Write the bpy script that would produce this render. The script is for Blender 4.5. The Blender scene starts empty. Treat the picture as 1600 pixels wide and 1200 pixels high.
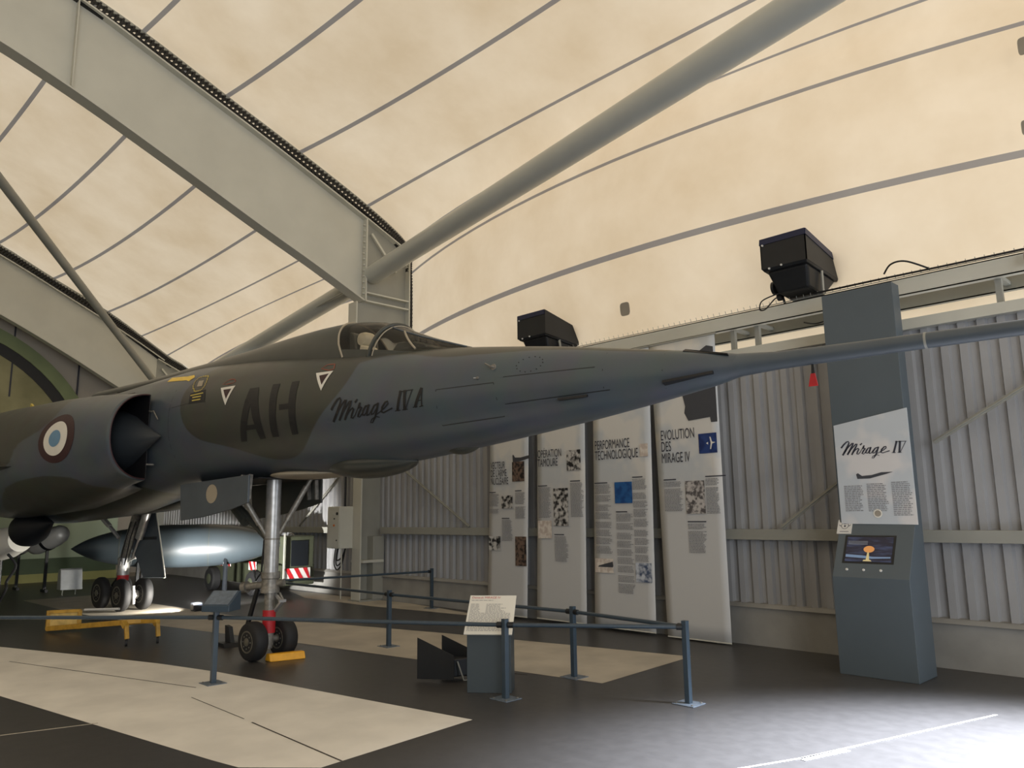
import bpy, bmesh, math, random
from mathutils import Vector, Matrix
random.seed(7)
scene = bpy.context.scene
C = scene.collection

# ------------------------------------------------------------------ camera
cam_data = bpy.data.cameras.new('camera')
cam_data.sensor_fit = 'HORIZONTAL'
cam_data.sensor_width = 36.0
cam_data.lens = 27.0
cam_data.clip_start = 0.05
cam_data.clip_end = 300
cam = bpy.data.objects.new('camera', cam_data)
C.objects.link(cam)
RT = Vector((0.6967707, 0.71717469, -0.01307836))
UP = Vector((0.12860854, -0.10697057, 0.9859093))
FW = Vector((-0.7056702, 0.6886347, 0.16676875))
m3 = Matrix((RT, UP, -FW)).transposed()
cam.matrix_world = Matrix.Translation((0, 0, 1.65)) @ m3.to_4x4()
scene.camera = cam

# ------------------------------------------------------------------ world, lights, exposure
scene.view_settings.view_transform = 'Standard'
scene.view_settings.look = 'None'
scene.view_settings.gamma = 1.0
scene.view_settings.use_curve_mapping = False
scene.view_settings.exposure = -0.34
scene.cycles.use_denoising = True
scene.cycles.max_bounces = 8
scene.cycles.transmission_bounces = 6
scene.cycles.sample_clamp_indirect = 6.0
world = bpy.data.worlds.new('sky')
scene.world = world
world.use_nodes = True
bg = world.node_tree.nodes['Background']
bg.inputs[0].default_value = (0.93, 0.97, 1.0, 1)
bg.inputs[1].default_value = 1.6

def lamp(name, kind, loc, target, energy, color, **kw):
    d = bpy.data.lights.new(name, kind)
    d.energy = energy
    d.color = color
    for k, v in kw.items():
        setattr(d, k, v)
    o = bpy.data.objects.new(name, d)
    C.objects.link(o)
    o.location = loc
    o.rotation_euler = (Vector(target) - Vector(loc)).to_track_quat('-Z', 'Y').to_euler()
    return o
# daylight through the open doorway in the side wall, right of the picture
lamp('doorway_daylight', 'AREA', (2.2, 9.9, 2.3), (-1.2, 5.2, 0.6), 350, (0.80, 0.88, 1.0), shape='RECTANGLE', size=3.4, size_y=2.6)
# added unseen cool fill behind the viewer, in place of daylight from that end
lamp('rear_cool_fill', 'AREA', (12.2, -3.0, 3.0), (-6, 2.0, 3.2), 2300, (0.90, 0.95, 1.0), shape='RECTANGLE', size=16, size_y=5.5)
# added unseen spot high up, makes the cool pool on the lower right floor
lamp('floor_pool_spot', 'SPOT', (1.5, 8.5, 5.6), (-0.95, 5.75, 0.0), 72000, (0.84, 0.89, 1.0), spot_size=math.radians(45), spot_blend=1.0, shadow_soft_size=0.4)
# two small spotlights standing on the floor under the aircraft
lamp('floor_spotlight_beam', 'SPOT', (-14.12, 5.78, 0.20), (-15.75, 7.3, 0.75), 1700, (1.0, 0.97, 0.92), spot_size=math.radians(75), spot_blend=0.5, shadow_soft_size=0.08)
lamp('rear_spotlight_beam', 'SPOT', (-14.30, 5.70, 0.16), (-15.7, 5.0, 0.55), 420, (1.0, 0.95, 0.85), spot_size=math.radians(110), spot_blend=0.6, shadow_soft_size=0.06)

# ------------------------------------------------------------------ materials
def lin(c):
    return tuple(((x / 255.0) / 12.92 if x / 255.0 <= 0.04045 else ((x / 255.0 + 0.055) / 1.055) ** 2.4) for x in c)
def mat(name, col, rough=0.5, metal=0.0, noise=0.0, scale=6.0, col2=None, bump=0.0, spec=0.5, coat=0.0, detail=4.0):
    m = bpy.data.materials.new(name)
    m.use_nodes = True
    nt = m.node_tree
    b = nt.nodes['Principled BSDF']
    b.inputs['Roughness'].default_value = rough
    b.inputs['Metallic'].default_value = metal
    b.inputs['Specular IOR Level'].default_value = spec
    b.inputs['Coat Weight'].default_value = coat
    c = tuple(col) + (1,)
    b.inputs['Base Color'].default_value = c
    if noise > 0 or col2 is not None:
        tc = nt.nodes.new('ShaderNodeTexCoord')
        n = nt.nodes.new('ShaderNodeTexNoise')
        n.inputs['Scale'].default_value = scale
        n.inputs['Detail'].default_value = detail
        nt.links.new(tc.outputs['Object'], n.inputs['Vector'])
        r = nt.nodes.new('ShaderNodeValToRGB')
        r.color_ramp.elements[0].position = 0.35
        r.color_ramp.elements[1].position = 0.65
        c2 = col2 if col2 is not None else tuple(max(0, x * (1 - noise)) for x in col)
        r.color_ramp.elements[0].color = tuple(c2) + (1,)
        r.color_ramp.elements[1].color = c
        nt.links.new(n.outputs['Fac'], r.inputs['Fac'])
        nt.links.new(r.outputs['Color'], b.inputs['Base Color'])
        if bump > 0:
            bp = nt.nodes.new('ShaderNodeBump')
            bp.inputs['Strength'].default_value = bump
            bp.inputs['Distance'].default_value = 0.02
            nt.links.new(n.outputs['Fac'], bp.inputs['Height'])
            nt.links.new(bp.outputs['Normal'], b.inputs['Normal'])
    return m
def emit(name, col, strength):
    m = mat(name, (0, 0, 0), 0.4)
    b = m.node_tree.nodes['Principled BSDF']
    b.inputs['Emission Color'].default_value = tuple(col) + (1,)
    b.inputs['Emission Strength'].default_value = strength
    return m
def fabric(name, c1, c2, trans):
    m = bpy.data.materials.new(name)
    m.use_nodes = True
    nt = m.node_tree
    nt.nodes.remove(nt.nodes['Principled BSDF'])
    out = nt.nodes['Material Output']
    tc = nt.nodes.new('ShaderNodeTexCoord')
    n = nt.nodes.new('ShaderNodeTexNoise')
    n.inputs['Scale'].default_value = 0.55
    n.inputs['Detail'].default_value = 5
    n.inputs['Roughness'].default_value = 0.6
    nt.links.new(tc.outputs['Object'], n.inputs['Vector'])
    r = nt.nodes.new('ShaderNodeValToRGB')
    r.color_ramp.elements[0].position = 0.3
    r.color_ramp.elements[1].position = 0.7
    r.color_ramp.elements[0].color = tuple(c2) + (1,)
    r.color_ramp.elements[1].color = tuple(c1) + (1,)
    nt.links.new(n.outputs['Fac'], r.inputs['Fac'])
    d = nt.nodes.new('ShaderNodeBsdfDiffuse')
    t = nt.nodes.new('ShaderNodeBsdfTranslucent')
    nt.links.new(r.outputs['Color'], d.inputs['Color'])
    nt.links.new(r.outputs['Color'], t.inputs['Color'])
    mx = nt.nodes.new('ShaderNodeMixShader')
    mx.inputs[0].default_value = trans
    nt.links.new(d.outputs[0], mx.inputs[1])
    nt.links.new(t.outputs[0], mx.inputs[2])
    nt.links.new(mx.outputs[0], out.inputs[0])
    return m
M = {}
M['membrane'] = fabric('membrane_fabric', (0.93, 0.765, 0.56), (0.78, 0.605, 0.40), 0.53)
M['seam'] = fabric('membrane_seam', (0.40, 0.36, 0.32), (0.33, 0.29, 0.26), 0.32)
M['steel'] = mat('painted_steel', lin((196, 195, 184)), 0.45, noise=0.07, scale=1.5)
M['steel_d'] = mat('painted_steel_dull', lin((150, 150, 142)), 0.5, noise=0.1, scale=2)
M['tube_steel'] = mat('painted_steel_tube', lin((184, 186, 180)), 0.3, noise=0.05, scale=2)
M['black'] = mat('black_rubber_cord', (0.006, 0.006, 0.007), 0.6, noise=0.1)
M['blackp'] = mat('black_paint', (0.006, 0.008, 0.011), 0.5, noise=0.15, scale=8)
M['navy'] = mat('dark_blue_rim', (0.006, 0.011, 0.045), 0.4, noise=0.1)
M['wall'] = mat('corrugated_sheet', lin((158, 159, 161)), 0.45, noise=0.14, scale=1.3, metal=0.0)
M['plinth'] = mat('painted_plinth', lin((150, 149, 145)), 0.7, noise=0.22, scale=2.2, bump=0.1)
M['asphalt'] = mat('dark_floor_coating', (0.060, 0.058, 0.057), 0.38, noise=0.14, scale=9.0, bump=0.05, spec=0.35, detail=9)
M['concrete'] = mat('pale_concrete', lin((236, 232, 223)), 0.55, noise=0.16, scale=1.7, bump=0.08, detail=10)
M['concrete_shaded'] = mat('shaded_grey_concrete', lin((190, 181, 165)), 0.55, noise=0.22, scale=1.7, bump=0.08, detail=10)  # darker copy of the pale concrete, aircraft's shade partly painted into its colour
M['crack'] = mat('joint_crack', (0.05, 0.045, 0.04), 0.8, noise=0.1)
M['whitepaint'] = mat('worn_white_line', (0.62, 0.62, 0.62), 0.6, noise=0.5, scale=25)
M['rail'] = mat('blue_grey_rail_paint', lin((56, 70, 82)), 0.35, noise=0.1, scale=20)
M['railbase'] = mat('grey_blue_plate', lin((105, 116, 128)), 0.5, noise=0.25, scale=20)
M['kiosk'] = mat('slate_paint', lin((79, 89, 96)), 0.42, noise=0.05, scale=3)
M['kioskd'] = mat('dark_slate_paint', lin((58, 67, 72)), 0.45, noise=0.06, scale=3)
M['paper2'] = mat('cream_board', lin((226, 222, 210)), 0.5, noise=0.03, scale=4)
M['paper'] = mat('white_board', lin((205, 204, 200)), 0.5, noise=0.04, scale=4)
M['ink'] = mat('dark_ink', lin((52, 54, 66)), 0.6, noise=0.05)
M['greyink'] = mat('grey_ink', lin((128, 128, 132)), 0.6, noise=0.05)
M['redink'] = mat('red_ink', lin((190, 70, 70)), 0.6, noise=0.05)
M['silh'] = mat('dark_grey_print', lin((62, 64, 70)), 0.6, noise=0.05)
def cloudy(name, a, b_, sc):
    m = mat(name, a, 0.5, col2=b_, scale=sc, detail=3)
    r = [n for n in m.node_tree.nodes if n.type == 'VALTORGB'][0]
    r.color_ramp.elements[0].position = 0.47
    r.color_ramp.elements[1].position = 0.55
    return m
M['sky_print'] = cloudy('cloud_print', lin((206, 204, 203)), lin((186, 192, 197)), 1.6)
def photo(name, a, b_, sc, p0=0.42, p1=0.58):
    m = mat(name, lin(a), 0.4, col2=lin(b_), scale=sc, detail=6)
    r = [n for n in m.node_tree.nodes if n.type == 'VALTORGB'][0]
    r.color_ramp.elements[0].position = p0
    r.color_ramp.elements[1].position = p1
    return m
M['ph_bw'] = photo('black_white_photo', (190, 188, 184), (28, 28, 30), 14)
M['ph_dark'] = photo('dark_photo', (112, 92, 80), (30, 27, 28), 16)
M['ph_blue'] = photo('blue_photo', (40, 92, 150), (26, 66, 122), 9)
M['ph_navy'] = photo('navy_photo', (38, 62, 118), (24, 42, 92), 9)
M['ph_grey'] = photo('aerial_photo', (185, 180, 176), (88, 84, 84), 20)
M['ph_beige'] = photo('beige_drawing', (214, 206, 196), (190, 176, 165), 14)
M['ph_sea'] = photo('pale_photo', (190, 196, 205), (70, 84, 110), 10)
M['orange'] = mat('orange_print', lin((210, 110, 40)), 0.5, noise=0.2, scale=30)
M['rubber'] = mat('tyre_rubber', (0.012, 0.012, 0.013), 0.7, noise=0.25, scale=18)
M['hub'] = mat('cast_hub', lin((120, 116, 104)), 0.4, metal=0.5, noise=0.3, scale=30)
M['alu'] = mat('bare_metal_strut', lin((185, 184, 182)), 0.36, metal=0.6, noise=0.25, scale=14)
M['alud'] = mat('dirty_metal', lin((142, 138, 130)), 0.4, metal=0.35, noise=0.4, scale=22)
M['red'] = mat('red_sleeve', lin((176, 28, 36)), 0.5, noise=0.15, scale=20)
M['yellow'] = mat('yellow_paint', lin((214, 182, 106)), 0.5, noise=0.3, scale=12)
M['arrowyellow'] = mat('arrow_yellow', lin((240, 204, 84)), 0.5, noise=0.12, scale=20)
M['coneg'] = mat('cone_dark_grey', lin((52, 57, 62)), 0.45, noise=0.08)
M['amber'] = mat('amber_chock', lin((232, 168, 40)), 0.5, noise=0.15, scale=12)
M['dullyellow'] = mat('worn_yellow', lin((196, 152, 58)), 0.5, noise=0.3, scale=12)
M['olive'] = mat('olive_paint', lin((64, 68, 52)), 0.6, noise=0.15, scale=6)
M['silver'] = mat('silver_skin', lin((186, 188, 188)), 0.4, metal=0.2, noise=0.15, scale=5)
M['white'] = mat('white_paint', lin((225, 222, 212)), 0.4, noise=0.05, scale=5)
M['stencilred'] = mat('stencil_red', lin((150, 72, 52)), 0.5, noise=0.1)
M['stencilyellow'] = mat('stencil_yellow', lin((196, 176, 78)), 0.5, noise=0.1)
M['darkred'] = mat('dark_maroon', lin((56, 30, 34)), 0.5, noise=0.1)
M['codes'] = mat('code_black', lin((24, 25, 28)), 0.45, noise=0.05)
M['beige'] = mat('beige_spot', lin((160, 150, 132)), 0.5, noise=0.05)
M['lightblue'] = mat('light_blue', lin((104, 142, 172)), 0.5, noise=0.06, scale=10)
M['greenwall'] = mat('pale_green_wall', lin((176, 192, 168)), 0.6, noise=0.06, scale=1)
M['darkgreen'] = mat('dark_green_dado', lin((86, 104, 78)), 0.6, noise=0.12, scale=2)
M['yellowstripe'] = mat('yellow_green_stripe', lin((176, 176, 110)), 0.6, noise=0.1, scale=3)
M['greenband'] = mat('green_arch_band', lin((122, 134, 96)), 0.6, noise=0.12, scale=2)
M['bandblack'] = mat('black_arch_band', lin((30, 30, 32)), 0.6, noise=0.1)
M['olivewall'] = mat('mottled_olive', lin((150, 146, 112)), 0.8, col2=lin((118, 116, 84)), scale=0.9, bump=0.3, detail=8)
M['panel'] = mat('grey_beige_panel', lin((170, 162, 150)), 0.6, noise=0.06, scale=1)
M['cabinet'] = mat('cabinet_enamel', lin((196, 196, 186)), 0.4, noise=0.04)
M['grille'] = mat('grey_patch', lin((150, 142, 128)), 0.7, noise=0.1)
M['seatwhite'] = mat('off_white_pad', lin((215, 208, 188)), 0.6, noise=0.2, scale=12)

def glass(name, tint, alpha):
    m = bpy.data.materials.new(name)
    m.use_nodes = True
    nt = m.node_tree
    nt.nodes.remove(nt.nodes['Principled BSDF'])
    out = nt.nodes['Material Output']
    tr = nt.nodes.new('ShaderNodeBsdfTransparent')
    tr.inputs[0].default_value = tuple(tint) + (1,)
    gl = nt.nodes.new('ShaderNodeBsdfGlossy')
    gl.inputs['Roughness'].default_value = 0.06
    df = nt.nodes.new('ShaderNodeBsdfDiffuse')
    df.inputs[0].default_value = (0.45, 0.42, 0.36, 1)
    lw = nt.nodes.new('ShaderNodeLayerWeight')
    lw.inputs[0].default_value = 0.18
    m1 = nt.nodes.new('ShaderNodeMixShader')
    nt.links.new(lw.outputs['Fresnel'], m1.inputs[0])
    nt.links.new(tr.outputs[0], m1.inputs[1])
    nt.links.new(gl.outputs[0], m1.inputs[2])
    m2 = nt.nodes.new('ShaderNodeMixShader')
    m2.inputs[0].default_value = alpha
    nt.links.new(m1.outputs[0], m2.inputs[1])
    nt.links.new(df.outputs[0], m2.inputs[2])
    nt.links.new(m2.outputs[0], out.inputs[0])
    return m
M['glass'] = glass('canopy_perspex', (0.93, 0.91, 0.87), 0.05)

# aircraft skin: blue grey with dark green grey patches (mask stored on the mesh)
def skin(name):
    m = bpy.data.materials.new(name)
    m.use_nodes = True
    nt = m.node_tree
    b = nt.nodes['Principled BSDF']
    at = nt.nodes.new('ShaderNodeAttribute')
    at.attribute_name = 'camo'
    r = nt.nodes.new('ShaderNodeValToRGB')
    r.color_ramp.elements[0].position = 0.47
    r.color_ramp.elements[1].position = 0.53
    r.color_ramp.elements[0].color = lin((82, 90, 97)) + (1,)
    r.color_ramp.elements[1].color = lin((66, 68, 62)) + (1,)
    nt.links.new(at.outputs['Fac'], r.inputs['Fac'])
    tc = nt.nodes.new('ShaderNodeTexCoord')
    n = nt.nodes.new('ShaderNodeTexNoise')
    n.inputs['Scale'].default_value = 3.0
    n.inputs['Detail'].default_value = 7
    nt.links.new(tc.outputs['Object'], n.inputs['Vector'])
    hs = nt.nodes.new('ShaderNodeMix')
    hs.data_type = 'RGBA'
    hs.blend_type = 'MULTIPLY'
    hs.inputs[0].default_value = 0.35
    nt.links.new(r.outputs['Color'], hs.inputs[6])
    nt.links.new(n.outputs['Color'], hs.inputs[7])
    nt.links.new(hs.outputs[2], b.inputs['Base Color'])
    mr = nt.nodes.new('ShaderNodeMapRange')
    mr.inputs[3].default_value = 0.26
    mr.inputs[4].default_value = 0.42
    nt.links.new(n.outputs['Fac'], mr.inputs[0])
    nt.links.new(mr.outputs[0], b.inputs['Roughness'])
    return m
M['skin'] = skin('aircraft_camouflage')
M['skindark'] = mat('dark_grey_green_paint', lin((62, 65, 61)), 0.32, noise=0.15, scale=4)
M['skingrey'] = mat('slate_grey_paint', lin((78, 86, 93)), 0.4, noise=0.12, scale=4)
M['duct'] = mat('intake_black', (0.008, 0.008, 0.010), 0.5, noise=0.1)
M['tank'] = mat('tank_grey_paint', lin((54, 62, 67)), 0.40, noise=0.08, scale=3)

# ------------------------------------------------------------------ mesh helpers
ORG = {}
class MB:
    def __init__(self):
        self.v = []; self.f = []; self.m = []; self.cur = 0
    def add(self, vs, fs, mi=None):
        b = len(self.v)
        self.v += [Vector(v) for v in vs]
        for f in fs:
            self.f.append([b + i for i in f]); self.m.append(self.cur if mi is None else mi)
    def mi(self, k):
        self.cur = k; return self
    def box(self, x0, x1, y0, y1, z0, z1):
        vs = [(x, y, z) for z in (z0, z1) for y in (y0, y1) for x in (x0, x1)]
        self.add(vs, [(0, 2, 3, 1), (4, 5, 7, 6), (0, 1, 5, 4), (2, 6, 7, 3), (0, 4, 6, 2), (1, 3, 7, 5)])
        return self
    def bar(self, p0, p1, w, h, up=(0, 0, 1)):
        p0, p1 = Vector(p0), Vector(p1)
        d = (p1 - p0).normalized(); u = Vector(up)
        s = d.cross(u)
        if s.length < 1e-4: s = d.cross(Vector((1, 0, 0)))
        s.normalize(); u = s.cross(d)
        vs = []
        for p in (p0, p1):
            for a, b in ((-1, -1), (1, -1), (1, 1), (-1, 1)):
                vs.append(p + s * a * w / 2 + u * b * h / 2)
        self.add(vs, [(0, 3, 2, 1), (4, 5, 6, 7), (0, 1, 5, 4), (1, 2, 6, 5), (2, 3, 7, 6), (3, 0, 4, 7)])
        return self
    def tube(self, pts, r, n=12, cap=True):
        pts = [Vector(p) for p in pts]
        rs = r if isinstance(r, (list, tuple)) else [r] * len(pts)
        rings = []; prev = None
        for i, p in enumerate(pts):
            d = (pts[min(i + 1, len(pts) - 1)] - pts[max(i - 1, 0)]).normalized()
            if prev is None:
                a = d.cross(Vector((0, 0, 1)))
                if a.length < 1e-3: a = d.cross(Vector((1, 0, 0)))
            else:
                a = prev - d * prev.dot(d)
            a.normalize(); prev = a; b = d.cross(a)
            rings.append([p + (a * math.cos(2 * math.pi * k / n) + b * math.sin(2 * math.pi * k / n)) * rs[i] for k in range(n)])
        vs = [v for rg in rings for v in rg]; fs = []
        for i in range(len(pts) - 1):
            for k in range(n):
                fs.append((i * n + k, i * n + (k + 1) % n, (i + 1) * n + (k + 1) % n, (i + 1) * n + k))
        if cap:
            fs.append(tuple(range(n))[::-1]); fs.append(tuple((len(pts) - 1) * n + k for k in range(n)))
        self.add(vs, fs)
        return self
    def lathe(self, p0, axis, prof, n=32, cap=True):
        # prof: (distance along axis, radius)
        ax_ = Vector(axis).normalized()
        a = ax_.cross(Vector((0, 0, 1)))
        if a.length < 1e-3: a = ax_.cross(Vector((1, 0, 0)))
        a.normalize(); b = ax_.cross(a); p0 = Vector(p0)
        vs = []; fs = []
        for d, r in prof:
            for k in range(n):
                t = 2 * math.pi * k / n
                vs.append(p0 + ax_ * d + (a * math.cos(t) + b * math.sin(t)) * max(r, 1e-4))
        for i in range(len(prof) - 1):
            for k in range(n):
                fs.append((i * n + k, i * n + (k + 1) % n, (i + 1) * n + (k + 1) % n, (i + 1) * n + k))
        if cap:
            fs.append(tuple(range(n))[::-1]); fs.append(tuple((len(prof) - 1) * n + k for k in range(n)))
        self.add(vs, fs)
        return self
    def prism(self, pts, off):
        # pts: polygon in 3D, extruded by off
        n = len(pts); off = Vector(off)
        vs = [Vector(p) for p in pts] + [Vector(p) + off for p in pts]
        fs = [tuple(range(n))[::-1], tuple(range(n, 2 * n))]
        for i in range(n):
            j = (i + 1) % n
            fs.append((i, j, n + j, n + i))
        self.add(vs, fs)
        return self
    def grid(self, rows, closed=False, mi=None):
        n = len(rows[0]); vs = [p for r in rows for p in r]; fs = []
        for i in range(len(rows) - 1):
            for k in range(n if closed else n - 1):
                k2 = (k + 1) % n
                fs.append((i * n + k, i * n + k2, (i + 1) * n + k2, (i + 1) * n + k))
        self.add(vs, fs, mi)
        return self
    def build(self, name, mats, parent=None, origin=None, smooth=False, bevel=0.0, recalc=True, angle=40):
        if not isinstance(mats, (list, tuple)): mats = [mats]
        org = ORG[parent.name] if parent is not None else Vector(origin if origin is not None else (0, 0, 0))
        me = bpy.data.meshes.new(name)
        me.from_pydata([v - org for v in self.v], [], self.f)
        for mm in mats: me.materials.append(mm)
        for p, mi in zip(me.polygons, self.m): p.material_index = mi
        if recalc:
            bm = bmesh.new(); bm.from_mesh(me)
            bmesh.ops.recalc_face_normals(bm, faces=bm.faces)
            bm.to_mesh(me); bm.free()
        o = bpy.data.objects.new(name, me); C.objects.link(o)
        if smooth:
            me.polygons.foreach_set('use_smooth', [True] * len(me.polygons))
            if angle < 180:
                try:
                    me.set_sharp_from_angle(angle=math.radians(angle))
                except Exception: pass
        if bevel > 0:
            md = o.modifiers.new('bevel', 'BEVEL'); md.width = bevel; md.segments = 2; md.limit_method = 'ANGLE'
        if parent is not None:
            o.parent = parent; ORG[o.name] = org
        else:
            o.location = org; ORG[o.name] = org
        return o
def tag(o, label, cat, group=None):
    o['label'] = label; o['category'] = cat
    if group: o['group'] = group
    return o
def thing(name, loc, label, cat, group=None):
    o = bpy.data.objects.new(name, None); C.objects.link(o)
    o.location = loc; o.empty_display_size = 0.2; ORG[o.name] = Vector(loc)
    return tag(o, label, cat, group)
def struct(o):
    o['kind'] = 'structure'; return o
def cr(a, b, c, d, t):
    return tuple(0.5 * ((2 * b[i]) + (-a[i] + c[i]) * t + (2 * a[i] - 5 * b[i] + 4 * c[i] - d[i]) * t * t + (-a[i] + 3 * b[i] - 3 * c[i] + d[i]) * t ** 3) for i in range(len(b)))
def catmull(keys, v):
    n = len(keys) - 1
    v = max(0.0, min(n - 1e-6, v)); i = int(v); t = v - i
    a = keys[max(i - 1, 0)]; b = keys[i]; c = keys[i + 1]; d = keys[min(i + 2, n)]
    return cr(a, b, c, d, t)
def interp(tab, s, k):
    if s <= tab[0][0]: return tab[0][k]
    for a, b in zip(tab, tab[1:]):
        if s <= b[0]:
            return a[k] + (b[k] - a[k]) * (s - a[0]) / (b[0] - a[0])
    return tab[-1][k]
def text_mesh(body, size, align='LEFT', shear=0.0, extrude=0.0, spacing=1.0, line=1.0, offset=0.0):
    cu = bpy.data.curves.new('txt', 'FONT')
    cu.body = body; cu.size = size; cu.align_x = align; cu.shear = shear
    cu.space_character = spacing; cu.space_line = line; cu.offset = offset
    o = bpy.data.objects.new('txt', cu); C.objects.link(o)
    dg = bpy.context.evaluated_depsgraph_get(); dg.update()
    me = bpy.data.meshes.new_from_object(o.evaluated_get(dg))
    vs = [v.co.copy() for v in me.vertices]; fs = [tuple(p.vertices) for p in me.polygons]
    bpy.data.objects.remove(o); bpy.data.curves.remove(cu); bpy.data.meshes.remove(me)
    return vs, fs

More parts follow.
